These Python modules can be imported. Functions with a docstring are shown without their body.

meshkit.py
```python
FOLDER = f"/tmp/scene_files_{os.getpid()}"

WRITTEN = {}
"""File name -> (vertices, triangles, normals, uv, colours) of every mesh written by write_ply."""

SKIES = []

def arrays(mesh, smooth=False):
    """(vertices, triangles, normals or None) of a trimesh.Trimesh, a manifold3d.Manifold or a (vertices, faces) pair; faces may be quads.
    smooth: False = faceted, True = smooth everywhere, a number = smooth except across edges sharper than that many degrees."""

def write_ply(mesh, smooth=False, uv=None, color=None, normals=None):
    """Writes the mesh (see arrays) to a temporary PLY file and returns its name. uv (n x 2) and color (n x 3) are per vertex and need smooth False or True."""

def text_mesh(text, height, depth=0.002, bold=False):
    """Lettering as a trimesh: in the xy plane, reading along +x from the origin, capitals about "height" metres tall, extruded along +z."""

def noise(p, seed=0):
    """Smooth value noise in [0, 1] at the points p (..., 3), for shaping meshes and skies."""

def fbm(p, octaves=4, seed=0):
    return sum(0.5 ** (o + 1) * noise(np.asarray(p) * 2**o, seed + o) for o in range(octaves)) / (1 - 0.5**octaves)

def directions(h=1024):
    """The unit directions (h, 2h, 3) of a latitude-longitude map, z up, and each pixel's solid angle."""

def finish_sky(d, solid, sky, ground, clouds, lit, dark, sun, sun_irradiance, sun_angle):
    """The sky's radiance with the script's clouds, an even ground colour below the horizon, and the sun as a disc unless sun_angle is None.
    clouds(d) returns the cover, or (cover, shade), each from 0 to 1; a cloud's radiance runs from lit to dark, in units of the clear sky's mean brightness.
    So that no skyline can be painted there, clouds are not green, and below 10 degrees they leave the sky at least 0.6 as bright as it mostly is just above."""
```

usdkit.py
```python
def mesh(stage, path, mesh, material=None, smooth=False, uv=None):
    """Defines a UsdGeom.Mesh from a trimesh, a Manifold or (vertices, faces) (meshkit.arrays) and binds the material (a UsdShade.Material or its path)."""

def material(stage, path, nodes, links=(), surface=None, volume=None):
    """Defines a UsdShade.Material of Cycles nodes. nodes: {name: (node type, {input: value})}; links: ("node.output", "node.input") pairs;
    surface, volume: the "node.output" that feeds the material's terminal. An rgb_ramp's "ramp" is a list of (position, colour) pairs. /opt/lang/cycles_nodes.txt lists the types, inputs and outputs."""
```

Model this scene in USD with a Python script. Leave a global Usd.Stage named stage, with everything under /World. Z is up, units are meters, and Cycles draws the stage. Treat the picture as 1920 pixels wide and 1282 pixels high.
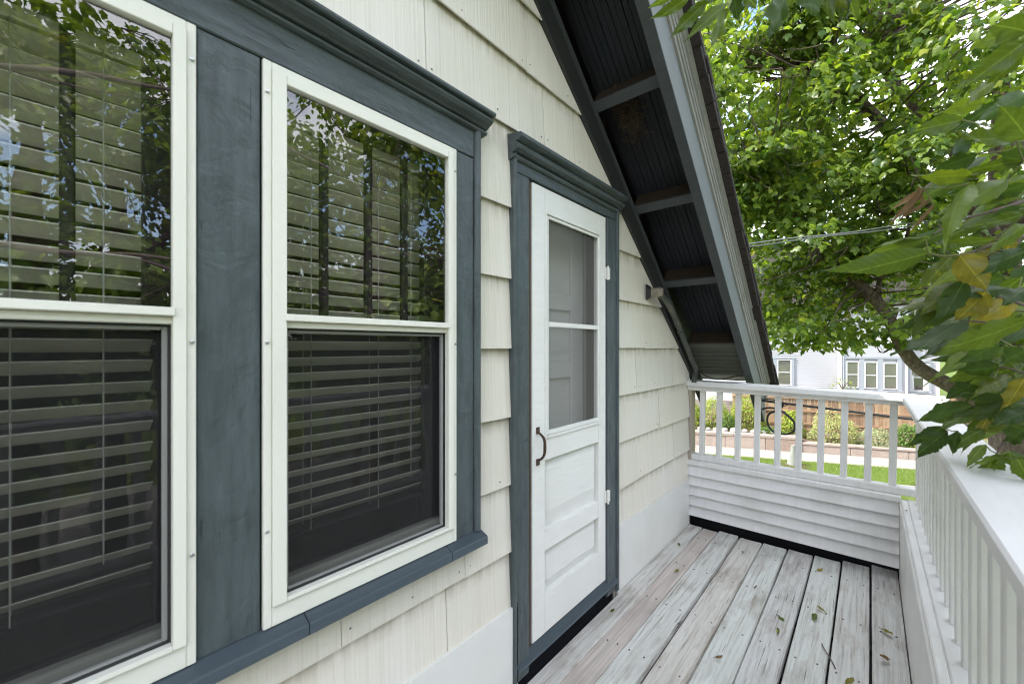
import math, random
import numpy as np, trimesh, usdkit, meshkit
from shapely.geometry import Polygon, box as sbox
from shapely.ops import unary_union
from pxr import Usd, UsdGeom, UsdLux, UsdShade, Gf, Sdf, Vt

stage = Usd.Stage.CreateInMemory()
UsdGeom.SetStageUpAxis(stage, UsdGeom.Tokens.z)
UsdGeom.SetStageMetersPerUnit(stage, 1.0)
UsdGeom.Xform.Define(stage, '/World')
UsdGeom.Scope.Define(stage, '/World/Looks')
R = random.Random(11)
NR = np.random.default_rng(11)

# ---------------------------------------------------------------- camera, sky, sun, exposure
EXPOSURE = 1.92
SUN_I, SKY_I = 0.6, 0.15
SUN = np.array([-0.429, -0.429, 0.795]); SUN /= np.linalg.norm(SUN)
CAM = np.array([1.07, 0.0, 1.35])
cam = UsdGeom.Camera.Define(stage, '/World/camera')
cam.AddTranslateOp().Set(Gf.Vec3d(*map(float, CAM)))
cam.AddRotateXYZOp().Set(Gf.Vec3f(90.0, 0.0, 41.02))
cam.CreateHorizontalApertureAttr(36.0)
cam.CreateVerticalApertureAttr(36.0 * 683 / 1024)
cam.CreateFocalLengthAttr(14.475)
cam.CreateVerticalApertureOffsetAttr(36.0 * 9.0 / 1920)
cam.CreateFStopAttr(4.0)
cam.CreateFocusDistanceAttr(3.0)
cam.CreateClippingRangeAttr(Gf.Vec2f(0.05, 2000))
cam.CreateExposureAttr(EXPOSURE)

sky = UsdLux.DomeLight.Define(stage, '/World/sky')
sky.GetPrim().SetCustomDataByKey('kind', 'structure')
skymat = usdkit.material(stage, '/World/Looks/sky_air', {
    'tc': ('texture_coordinate', {}),
    'sky': ('sky_texture', {'sky_type': 'single_scattering', 'sun_disc': False, 'sun_elevation': float(math.asin(SUN[2])), 'sun_rotation': float(math.atan2(SUN[0], SUN[1]))}),
    'map': ('mapping', {'mapping_type': 'point', 'scale': (1.0, 1.0, 2.2)}),
    'n': ('noise_texture', {'scale': 2.6, 'detail': 7.0, 'roughness': 0.58, 'distortion': 0.3}),
    'r': ('rgb_ramp', {'ramp': [(0.41, (0, 0, 0)), (0.56, (1, 1, 1))]}),
    'mx': ('mix', {'mix_type': 'mix', 'color2': (6.4, 6.5, 6.9)}),
    'bg': ('background_shader', {'strength': SKY_I}),
}, [('tc.generated', 'map.vector'), ('map.vector', 'n.vector'), ('n.fac', 'r.fac'), ('r.color', 'mx.fac'), ('sky.color', 'mx.color1'), ('mx.color', 'bg.color')], surface='bg.background')
UsdShade.MaterialBindingAPI.Apply(sky.GetPrim()).Bind(skymat)

sun = UsdLux.DistantLight.Define(stage, '/World/sun')
sun.CreateIntensityAttr(SUN_I); sun.CreateAngleAttr(0.53); sun.CreateColorAttr(Gf.Vec3f(1.0, 0.95, 0.86))
sun.CreateNormalizeAttr(True)
yaw = math.degrees(math.atan2(SUN[0], -SUN[1])); tilt = math.degrees(math.acos(SUN[2]))
sun.AddRotateXYZOp().Set(Gf.Vec3f(tilt, 0.0, yaw))

# ---------------------------------------------------------------- helpers
TAKEN = {}
def numbered(parent, name):
    k = (parent, name); n = TAKEN.get(k, 0); TAKEN[k] = n + 1
    return f'{parent}/{name}' if n == 0 else f'{parent}/{name}_{n:03d}'

def keys(prim, label=None, cat=None, group=None, kind=None):
    for k, v in (('label', label), ('category', cat), ('group', group), ('kind', kind)):
        if v: prim.SetCustomDataByKey(k, v)
    return prim

def obj(name, mesh, mat, parent='/World', smooth=False, kind=None, label=None):
    p = numbered(str(parent), name)
    m = usdkit.mesh(stage, p, mesh, mat, smooth=smooth)
    keys(m.GetPrim(), label=label, kind=kind)
    return p

def thing(name, label, cat, loc=(0, 0, 0), rotz=0.0, group=None, kind=None):
    p = numbered('/World', name)
    x = UsdGeom.Xform.Define(stage, p)
    x.AddTranslateOp().Set(Gf.Vec3d(*map(float, loc)))
    if rotz: x.AddRotateZOp().Set(float(rotz))
    keys(x.GetPrim(), label, cat, group, kind)
    return p

def copy_of(src, name, label, cat, loc, rotz=0.0, group=None, scale=None, rotx=0.0):
    p = numbered('/World', name)
    x = UsdGeom.Xform.Define(stage, p)
    x.GetPrim().GetReferences().AddInternalReference(src)
    x.ClearXformOpOrder()
    x.AddTranslateOp(opSuffix='at').Set(Gf.Vec3d(*map(float, loc)))
    x.AddRotateZOp(opSuffix='at').Set(float(rotz))
    if rotx: x.AddRotateXOp(opSuffix='at').Set(float(rotx))
    if scale: x.AddScaleOp(opSuffix='at').Set(Gf.Vec3f(scale, scale, scale))
    x.GetPrim().SetInstanceable(True)
    keys(x.GetPrim(), label, cat, group)
    return p

def hullbox(x0, x1, y0, y1, z0, z1, b=0.002):
    b = min(b, (x1 - x0) * .3, (y1 - y0) * .3, (z1 - z0) * .3)
    v = []
    for sx in (0, 1):
        for sy in (0, 1):
            for sz in (0, 1):
                X, Y, Z = (x0, x1)[sx], (y0, y1)[sy], (z0, z1)[sz]
                dx, dy, dz = (b if not sx else -b), (b if not sy else -b), (b if not sz else -b)
                v += [(X, Y + dy, Z + dz), (X + dx, Y, Z + dz), (X + dx, Y + dy, Z)]
    v = np.array(v)
    return trimesh.Trimesh(v, _HB, process=False)
def _hb():
    v = []
    for sx in (0, 1):
        for sy in (0, 1):
            for sz in (0, 1):
                b = .2; X, Y, Z = sx, sy, sz
                dx, dy, dz = (b if not sx else -b), (b if not sy else -b), (b if not sz else -b)
                v += [(X, Y + dy, Z + dz), (X + dx, Y, Z + dz), (X + dx, Y + dy, Z)]
    m = trimesh.Trimesh(np.array(v, float), process=False)
    h = m.convex_hull
    idx = {tuple(np.round(p, 5)): i for i, p in enumerate(v)}
    f = np.array([[idx[tuple(np.round(h.vertices[i], 5))] for i in t] for t in h.faces])
    n = np.cross(np.array(v)[f[:, 1]] - np.array(v)[f[:, 0]], np.array(v)[f[:, 2]] - np.array(v)[f[:, 0]])
    c = np.array(v)[f].mean(1) - .5
    fl = (n * c).sum(1) < 0
    f[fl] = f[fl][:, ::-1]
    return f
_HB = _hb()
bx = hullbox
cat_ = trimesh.util.concatenate

def pbox(x0, x1, y0, y1, z0, z1):
    m = trimesh.creation.box((x1 - x0, y1 - y0, z1 - z0)); m.apply_translation(((x0 + x1) / 2, (y0 + y1) / 2, (z0 + z1) / 2)); return m

def prism_x(poly, xa, xb, shear=None):
    """polygon in (y, z), extruded from xa to xb; shear(z) is added to x."""
    ms = []
    for g in getattr(poly, 'geoms', [poly]):
        if g.is_empty or g.area < 1e-6: continue
        m = trimesh.creation.extrude_polygon(g, xb - xa, engine='earcut')
        v = m.vertices.copy()
        w = np.stack([v[:, 2] + xa, v[:, 0], v[:, 1]], 1)
        if shear: w[:, 0] += shear(w[:, 2])
        ms.append(trimesh.Trimesh(w, m.faces, process=False))
    return cat_(ms) if ms else None

def profile_y(pts, y0, y1):
    """closed (x, z) profile run along y."""
    m = trimesh.creation.extrude_polygon(Polygon(pts), y1 - y0, engine='earcut')
    v = m.vertices.copy()
    w = np.stack([v[:, 0], v[:, 2] + y0, v[:, 1]], 1)
    return trimesh.Trimesh(w, m.faces[:, ::-1], process=False)

def tube(pts, r, n=8, cap=True):
    pts = np.asarray(pts, float); k = len(pts)
    r = np.full(k, r) if np.ndim(r) == 0 else np.asarray(r, float)
    t = np.gradient(pts, axis=0); t /= np.linalg.norm(t, axis=1, keepdims=True) + 1e-12
    a = np.array([0, 0, 1.0]) if abs(t[0][2]) < .9 else np.array([1.0, 0, 0])
    V = []
    u = np.cross(t[0], a); u /= np.linalg.norm(u)
    for i in range(k):
        u = u - t[i] * (u @ t[i]); u /= np.linalg.norm(u) + 1e-12
        w = np.cross(t[i], u)
        ang = np.arange(n) / n * 2 * np.pi
        V.append(pts[i] + r[i] * (np.cos(ang)[:, None] * u + np.sin(ang)[:, None] * w))
    V = np.vstack(V); F = []
    for i in range(k - 1):
        for j in range(n):
            a0, a1 = i * n + j, i * n + (j + 1) % n
            F += [(a0, a1, a1 + n), (a0, a1 + n, a0 + n)]
    if cap:
        V = np.vstack([V, pts[:1], pts[-1:]]); c0, c1 = len(V) - 2, len(V) - 1
        for j in range(n):
            F += [(c0, (j + 1) % n, j), (c1, (k - 1) * n + j, (k - 1) * n + (j + 1) % n)]
    return trimesh.Trimesh(V, np.array(F), process=False)

def smoothpath(pts, n=12):
    from scipy.interpolate import CubicSpline
    pts = np.asarray(pts, float)
    d = np.r_[0, np.cumsum(np.linalg.norm(np.diff(pts, axis=0), axis=1))]
    return CubicSpline(d, pts)(np.linspace(0, d[-1], n))

# ---------------------------------------------------------------- materials
def M(name, nodes, links, surface='p.BSDF', volume=None):
    return usdkit.material(stage, '/World/Looks/' + name, nodes, links, surface=surface, volume=volume)

def paint(name, col, rough=0.5, grain=(30, 30, 4), gamt=0.12, bump=0.25, dirt=None, dirt_amt=0.0, dscale=3.0, speck=None, spec=0.4, bdist=0.002, lump=0.0, crack=None):
    """Painted wood: fine grain relief, slow tone drift, optional dirt clouds and chips showing another colour."""
    c2 = tuple(c * (1 - gamt) for c in col)
    nodes = {'g': ('geometry', {}), 'm': ('mapping', {'mapping_type': 'point', 'scale': grain}),
             'n': ('noise_texture', {'scale': 1.0, 'detail': 5.0, 'roughness': 0.6}),
             'n2': ('noise_texture', {'scale': dscale, 'detail': 4.0}),
             'r': ('rgb_ramp', {'ramp': [(0.3, c2), (0.7, col)]}),
             'r2': ('rgb_ramp', {'ramp': [(0.48, (0, 0, 0)), (0.75, (1, 1, 1))]}),
             'da': ('math', {'math_type': 'multiply', 'value2': float(dirt_amt)}),
             'mx': ('mix', {'mix_type': 'mix', 'color2': dirt or col}),
             'b': ('bump', {'strength': float(bump), 'distance': float(bdist)}),
             'p': ('principled_bsdf', {'roughness': float(rough), 'specular_ior_level': float(spec)})}
    links = [('g.position', 'm.vector'), ('m.vector', 'n.vector'), ('g.position', 'n2.vector'), ('n.fac', 'r.fac'), ('n2.fac', 'r2.fac'), ('r2.color', 'da.value1'),
             ('da.value', 'mx.fac'), ('r.color', 'mx.color1'), ('n.fac', 'b.height'), ('b.normal', 'p.normal')]
    if lump:
        nodes |= {'nl': ('noise_texture', {'scale': 9.0, 'detail': 6.0, 'roughness': 0.55, 'distortion': 0.6}), 'bl': ('bump', {'strength': float(lump), 'distance': 0.02})}
        links += [('g.position', 'nl.vector'), ('nl.fac', 'bl.height'), ('bl.normal', 'b.normal')]
    last = 'mx.color'
    if speck:
        scol, sscale, thr = speck
        nodes |= {'n3': ('noise_texture', {'scale': sscale, 'detail': 6.0, 'roughness': 0.7}), 'r3': ('rgb_ramp', {'ramp': [(thr, (0, 0, 0)), (thr + 0.02, (1, 1, 1))]}), 'mx2': ('mix', {'mix_type': 'mix', 'color2': scol})}
        links += [('g.position', 'n3.vector'), ('n3.fac', 'r3.fac'), ('r3.color', 'mx2.fac'), (last, 'mx2.color1')]
        last = 'mx2.color'
    if crack:
        cc, cs, ct = crack
        nodes |= {'mc': ('mapping', {'mapping_type': 'point', 'scale': cs}), 'nc': ('noise_texture', {'scale': 1.0, 'detail': 3.0, 'roughness': 0.55, 'distortion': 0.4}), 'rc': ('rgb_ramp', {'ramp': [(ct, (0, 0, 0)), (ct + 0.03, (0.8, 0.8, 0.8))]}), 'mx3': ('mix', {'mix_type': 'mix', 'color2': cc})}
        links += [('g.position', 'mc.vector'), ('mc.vector', 'nc.vector'), ('nc.fac', 'rc.fac'), ('rc.color', 'mx3.fac'), (last, 'mx3.color1')]
        last = 'mx3.color'
    links.append((last, 'p.base_color'))
    return M(name, nodes, links)

def plain(name, col, rough=0.5, metallic=0.0, spec=0.4):
    return M(name, {'p': ('principled_bsdf', {'base_color': col, 'roughness': float(rough), 'metallic': float(metallic), 'specular_ior_level': float(spec)})}, [])

# asbestos-cement shingle: cream white paint, combed vertically, brown streaks of dirt plus painted shade under each overlap
SHINGLE = M('shingle_paint', {
    'g': ('geometry', {}), 'tc': ('texture_coordinate', {}), 'oi': ('object_info', {}),
    'm1': ('mapping', {'mapping_type': 'point', 'scale': (1, 120, 1.2)}), 'n1': ('noise_texture', {'scale': 1.0, 'detail': 3.0, 'roughness': 0.5}),
    'm2': ('mapping', {'mapping_type': 'point', 'scale': (1, 26, 1.3)}), 'n2': ('noise_texture', {'scale': 1.0, 'detail': 4.0, 'roughness': 0.6}),
    'n3': ('noise_texture', {'scale': 2.3, 'detail': 5.0}),
    'base': ('rgb_ramp', {'ramp': [(0.3, (0.68, 0.635, 0.535)), (0.6, (0.705, 0.665, 0.58)), (0.8, (0.705, 0.675, 0.615))]}),
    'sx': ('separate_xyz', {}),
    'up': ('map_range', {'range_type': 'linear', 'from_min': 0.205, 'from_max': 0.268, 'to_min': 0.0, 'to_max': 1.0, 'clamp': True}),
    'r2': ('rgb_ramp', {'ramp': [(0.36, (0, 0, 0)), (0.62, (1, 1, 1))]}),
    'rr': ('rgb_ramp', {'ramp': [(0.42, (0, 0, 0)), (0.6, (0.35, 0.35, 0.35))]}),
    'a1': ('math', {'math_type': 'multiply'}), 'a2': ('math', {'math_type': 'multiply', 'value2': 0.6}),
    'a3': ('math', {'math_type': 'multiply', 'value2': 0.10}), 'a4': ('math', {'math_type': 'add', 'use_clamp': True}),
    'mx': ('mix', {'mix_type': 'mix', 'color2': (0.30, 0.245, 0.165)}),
    'v': ('hsv', {'saturation': 1.0, 'hue': 0.5}), 'vr': ('map_range', {'from_min': 0.0, 'from_max': 1.0, 'to_min': 0.95, 'to_max': 1.04}),
    'cr': ('rgb_ramp', {'ramp': [(0.36, (0.94, 0.937, 0.925)), (0.5, (1, 1, 1))]}), 'cb': ('mix', {'mix_type': 'multiply', 'fac': 1.0}),  # shade of the comb grooves multiplied into the colour
    'b': ('bump', {'strength': 0.7, 'distance': 0.003}), 'b2': ('bump', {'strength': 0.25, 'distance': 0.006}),
    'p': ('principled_bsdf', {'roughness': 0.55, 'specular_ior_level': 0.35})},
    [('g.position', 'm1.vector'), ('m1.vector', 'n1.vector'), ('g.position', 'm2.vector'), ('m2.vector', 'n2.vector'), ('g.position', 'n3.vector'), ('n3.fac', 'base.fac'),
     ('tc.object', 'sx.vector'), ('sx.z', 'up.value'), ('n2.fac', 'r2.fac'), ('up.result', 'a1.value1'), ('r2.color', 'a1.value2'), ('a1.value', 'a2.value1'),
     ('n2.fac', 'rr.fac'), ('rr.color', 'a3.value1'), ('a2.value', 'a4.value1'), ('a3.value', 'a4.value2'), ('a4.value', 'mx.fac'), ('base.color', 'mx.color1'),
     ('oi.random', 'vr.value'), ('vr.result', 'v.value'), ('mx.color', 'v.color'), ('v.color', 'cb.color1'), ('n1.fac', 'cr.fac'), ('cr.color', 'cb.color2'), ('cb.color', 'p.base_color'),
     ('n1.fac', 'b.height'), ('n3.fac', 'b2.height'), ('b2.normal', 'b.normal'), ('b.normal', 'p.normal')])

WHITE = paint('white_paint', (0.75, 0.73, 0.675), 0.42, (14, 14, 60), 0.05, 0.18, (0.52, 0.5, 0.42), 0.25, 2.5)
WHITE_RAIL = paint('white_rail_paint', (0.74, 0.725, 0.70), 0.5, (40, 6, 6), 0.09, 0.5, (0.46, 0.44, 0.38), 0.42, 3.4, speck=((0.27, 0.24, 0.18), 30, 0.725), lump=0.12)
WHITE_DOOR = paint('white_door_paint', (0.75, 0.735, 0.69), 0.45, (40, 9, 90), 0.06, 0.5, (0.55, 0.53, 0.46), 0.2, 3.0)
ALU_WHITE = paint('white_storm_frame', (0.73, 0.715, 0.63), 0.38, (8, 8, 8), 0.03, 0.06, (0.5, 0.47, 0.38), 0.18, 4.0)
BLUE = paint('slate_blue_paint', (0.080, 0.099, 0.102), 0.42, (34, 34, 5), 0.42, 1.0, (0.048, 0.06, 0.061), 0.5, 2.6, speck=((0.26, 0.29, 0.29), 60, 0.735), bdist=0.006, lump=0.7, crack=((0.02, 0.026, 0.027), (70, 70, 4), 0.685))
BLUE_H = paint('slate_blue_paint_flat_grain', (0.080, 0.099, 0.102), 0.42, (34, 5, 34), 0.42, 1.0, (0.048, 0.06, 0.061), 0.5, 2.6, speck=((0.3, 0.22, 0.15), 45, 0.75), bdist=0.006, lump=0.7, crack=((0.02, 0.026, 0.027), (70, 4, 70), 0.675))
BLUE_SILL = paint('slate_blue_sill_paint', (0.060, 0.079, 0.092), 0.35, (60, 5, 60), 0.15, 0.4, (0.05, 0.06, 0.07), 0.3, 3.0, speck=((0.38, 0.24, 0.15), 30, 0.72))
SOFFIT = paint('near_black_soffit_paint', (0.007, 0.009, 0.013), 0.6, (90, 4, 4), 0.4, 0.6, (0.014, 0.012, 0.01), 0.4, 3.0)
RAKE = paint('dark_grey_rake_paint', (0.020, 0.022, 0.020), 0.5, (60, 6, 6), 0.25, 0.4, (0.024, 0.026, 0.022), 0.5, 2.0)
BARGE = paint('grey_barge_paint', (0.152, 0.166, 0.163), 0.5, (60, 6, 6), 0.12, 0.4, (0.11, 0.125, 0.12), 0.5, 3.0, speck=((0.03, 0.035, 0.035), 55, 0.72))
FLUTE = paint('beige_grey_moulding_paint', (0.27, 0.265, 0.235), 0.55, (50, 4, 4), 0.2, 0.5, (0.14, 0.14, 0.12), 0.6, 4.0)
EAVE = paint('grey_green_eave_boards', (0.085, 0.085, 0.07), 0.6, (6, 90, 90), 0.35, 0.6, (0.04, 0.045, 0.035), 0.6, 3.0)
BROWNWOOD = paint('bare_brown_wood', (0.085, 0.05, 0.03), 0.7, (60, 60, 5), 0.4, 0.6)
ROOFING = paint('dark_brown_roofing', (0.035, 0.028, 0.024), 0.9, (90, 90, 90), 0.6, 0.8, bdist=0.004)
BLACK = plain('plain_black', (0.012, 0.012, 0.014), 0.45)
MEMBRANE = paint('black_membrane_paint_drips', (0.014, 0.014, 0.017), 0.5, (20, 20, 20), 0.3, 0.3, speck=((0.55, 0.6, 0.62), 14, 0.70))
BASEBOARD = paint('cream_base_board', (0.69, 0.68, 0.635), 0.5, (8, 8, 8), 0.03, 0.12, (0.5, 0.47, 0.40), 0.3, 2.5)
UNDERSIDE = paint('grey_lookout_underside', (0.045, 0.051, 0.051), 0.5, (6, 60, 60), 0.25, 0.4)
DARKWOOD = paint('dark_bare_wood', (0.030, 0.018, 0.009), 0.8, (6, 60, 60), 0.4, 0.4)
IRON = paint('rusty_brown_iron', (0.075, 0.04, 0.026), 0.6, (90, 90, 90), 0.5, 0.6)
NAIL = plain('dull_nail_head', (0.13, 0.13, 0.125), 0.5, 0.6)
SCREW = plain('bright_screw_head', (0.6, 0.6, 0.6), 0.3, 1.0)
SASH = plain('dark_sash_paint', (0.010, 0.005, 0.009), 0.5, spec=0.2)
GASKET = plain('black_gasket', (0.02, 0.02, 0.02), 0.5)
ALU = plain('grey_screen_frame', (0.24, 0.24, 0.225), 0.4)
SASHSTRIP = paint('dusty_sash_strip', (0.30, 0.30, 0.255), 0.6, (20, 8, 20), 0.2, 0.2)
SLAT = plain('white_blind_slat', (0.86, 0.83, 0.72), 0.45)
CORD = plain('pale_cord', (0.5, 0.5, 0.45), 0.7)
ROOMWALL = plain('dim_room_wall', (0.10, 0.075, 0.07), 0.8)
PVC = paint('dusty_conduit_grey', (0.17, 0.165, 0.14), 0.45, (40, 40, 40), 0.2, 0.2, (0.08, 0.085, 0.07), 0.6, 9.0)
PIPE = paint('dark_painted_pipe', (0.060, 0.066, 0.058), 0.4, (40, 40, 40), 0.3, 0.2, (0.16, 0.14, 0.10), 0.5, 9.0)
BOXGREY = paint('weathered_metal_box', (0.27, 0.235, 0.18), 0.5, (60, 60, 60), 0.3, 0.3, (0.08, 0.06, 0.04), 0.6, 20.0)
CABLE = plain('black_cable', (0.018, 0.018, 0.018), 0.5)
WIRE = plain('grey_wire', (0.22, 0.22, 0.22), 0.4, 0.5)
NEST = paint('dry_nest', (0.12, 0.08, 0.045), 0.9, (90, 90, 90), 0.7, 0.5)

def wood_deck():
    return M('weathered_deck_board', {
        'g': ('geometry', {}), 'oi': ('object_info', {}), 'of': ('math', {'math_type': 'multiply', 'value2': 17.0}), 'cx': ('combine_xyz', {}), 'ad': ('vector_math', {'math_type': 'add'}),
        'm': ('mapping', {'mapping_type': 'point', 'scale': (75, 2.6, 20)}), 'n': ('noise_texture', {'scale': 1.0, 'detail': 7.0, 'roughness': 0.68, 'distortion': 0.5}),
        'm2': ('mapping', {'mapping_type': 'point', 'scale': (9, 3.0, 5)}), 'n2': ('noise_texture', {'scale': 1.0, 'detail': 6.0, 'roughness': 0.62}),
        'm4': ('mapping', {'mapping_type': 'point', 'scale': (190, 5, 30)}), 'n4': ('noise_texture', {'scale': 1.0, 'detail': 4.0, 'roughness': 0.6}),
        'n5': ('noise_texture', {'scale': 3.3, 'detail': 6.0, 'roughness': 0.6}),
        'r': ('rgb_ramp', {'ramp': [(0.25, (0.17, 0.145, 0.115)), (0.37, (0.43, 0.405, 0.36)), (0.48, (0.58, 0.57, 0.53)), (0.75, (0.69, 0.69, 0.655))]}),
        'r2': ('rgb_ramp', {'ramp': [(0.50, (0, 0, 0)), (0.74, (1, 1, 1))]}), 'a2': ('math', {'math_type': 'multiply', 'value2': 0.75}),
        'mx': ('mix', {'mix_type': 'mix', 'color2': (0.27, 0.22, 0.17)}),
        'r4': ('rgb_ramp', {'ramp': [(0.60, (0, 0, 0)), (0.68, (1, 1, 1))]}), 'm5': ('math', {'math_type': 'multiply'}), 'r5': ('rgb_ramp', {'ramp': [(0.42, (0, 0, 0)), (0.62, (1, 1, 1))]}),
        'mx2': ('mix', {'mix_type': 'mix', 'color2': (0.09, 0.085, 0.085)}),
        'tint': ('mix', {'mix_type': 'multiply', 'fac': 1.0}), 'tr': ('rgb_ramp', {'ramp': [(0.0, (1.02, 1.0, 0.98)), (0.3, (0.96, 1.0, 1.0)), (0.55, (1.05, 1.04, 1.02)), (0.8, (0.9, 0.92, 0.95)), (1.0, (1.0, 0.95, 0.9))]}),
        'b': ('bump', {'strength': 0.6, 'distance': 0.003}), 'b2': ('bump', {'strength': 0.4, 'distance': 0.003}), 'p': ('principled_bsdf', {'roughness': 0.75, 'specular_ior_level': 0.25})},
        [('oi.random', 'of.value1'), ('of.value', 'cx.x'), ('of.value', 'cx.y'), ('of.value', 'cx.z'), ('g.position', 'ad.vector1'), ('cx.vector', 'ad.vector2'),
         ('ad.vector', 'm.vector'), ('m.vector', 'n.vector'), ('ad.vector', 'm2.vector'), ('m2.vector', 'n2.vector'), ('ad.vector', 'm4.vector'), ('m4.vector', 'n4.vector'), ('ad.vector', 'n5.vector'),
         ('n.fac', 'r.fac'), ('n2.fac', 'r2.fac'), ('r2.color', 'a2.value1'), ('a2.value', 'mx.fac'), ('r.color', 'mx.color1'),
         ('n4.fac', 'r4.fac'), ('r4.color', 'm5.value1'), ('n5.fac', 'r5.fac'), ('r5.color', 'm5.value2'), ('m5.value', 'mx2.fac'), ('mx.color', 'mx2.color1'),
         ('oi.random', 'tr.fac'), ('mx2.color', 'tint.color1'), ('tr.color', 'tint.color2'), ('tint.color', 'p.base_color'),
         ('n4.fac', 'b2.height'), ('n.fac', 'b.height'), ('b2.normal', 'b.normal'), ('b.normal', 'p.normal')])
DECK = wood_deck()
DECKPINK = paint('pinkish_deck_board', (0.60, 0.53, 0.47), 0.75, (75, 2.6, 20), 0.35, 0.7, (0.3, 0.25, 0.21), 0.5, 4.0)

def pane_mat(name, base=0.08, bump=0.0, bscale=3.0):
    """sheet of window glass: mostly clear, mirror-like towards grazing angles"""
    nodes = {'lw': ('layer_weight', {'blend': 0.5}), 'pw': ('math', {'math_type': 'power', 'value2': 4.0}), 'ma': ('math', {'math_type': 'multiply_add', 'value2': 1.0 - base, 'value3': base, 'use_clamp': True}),
             't': ('transparent_bsdf', {'color': (0.97, 0.98, 0.97)}), 'gl': ('glossy_bsdf', {'color': (1, 1, 1), 'roughness': 0.0}), 'mx': ('mix_closure', {})}
    links = [('lw.facing', 'pw.value1'), ('pw.value', 'ma.value1'), ('ma.value', 'mx.fac'), ('t.BSDF', 'mx.closure1'), ('gl.BSDF', 'mx.closure2')]
    if bump:
        nodes |= {'g': ('geometry', {}), 'n': ('noise_texture', {'scale': float(bscale), 'detail': 1.0}), 'b': ('bump', {'strength': 1.0, 'distance': float(bump)})}
        links += [('g.position', 'n.vector'), ('n.fac', 'b.height'), ('b.normal', 'gl.normal')]
    return M(name, nodes, links, surface='mx.closure')
GLASS = pane_mat('window_glass', 0.135, 0.0014, 5.0)
GLASS_LOW = pane_mat('lower_window_glass', 0.10, 0.0014, 5.0)
GLASS_FAR = pane_mat('far_window_glass', 0.08)
def screen_mat(name, fac, col):
    return M(name, {'t': ('transparent_bsdf', {'color': (1, 1, 1)}), 'd': ('diffuse_bsdf', {'color': col}), 'mx': ('mix_closure', {'fac': float(fac)})}, [('t.BSDF', 'mx.closure1'), ('d.BSDF', 'mx.closure2')], surface='mx.closure')
SCREEN = screen_mat('insect_screen', 0.42, (0.016, 0.016, 0.015))
DOORSCREEN = screen_mat('door_screen', 0.40, (0.11, 0.11, 0.095))

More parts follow.
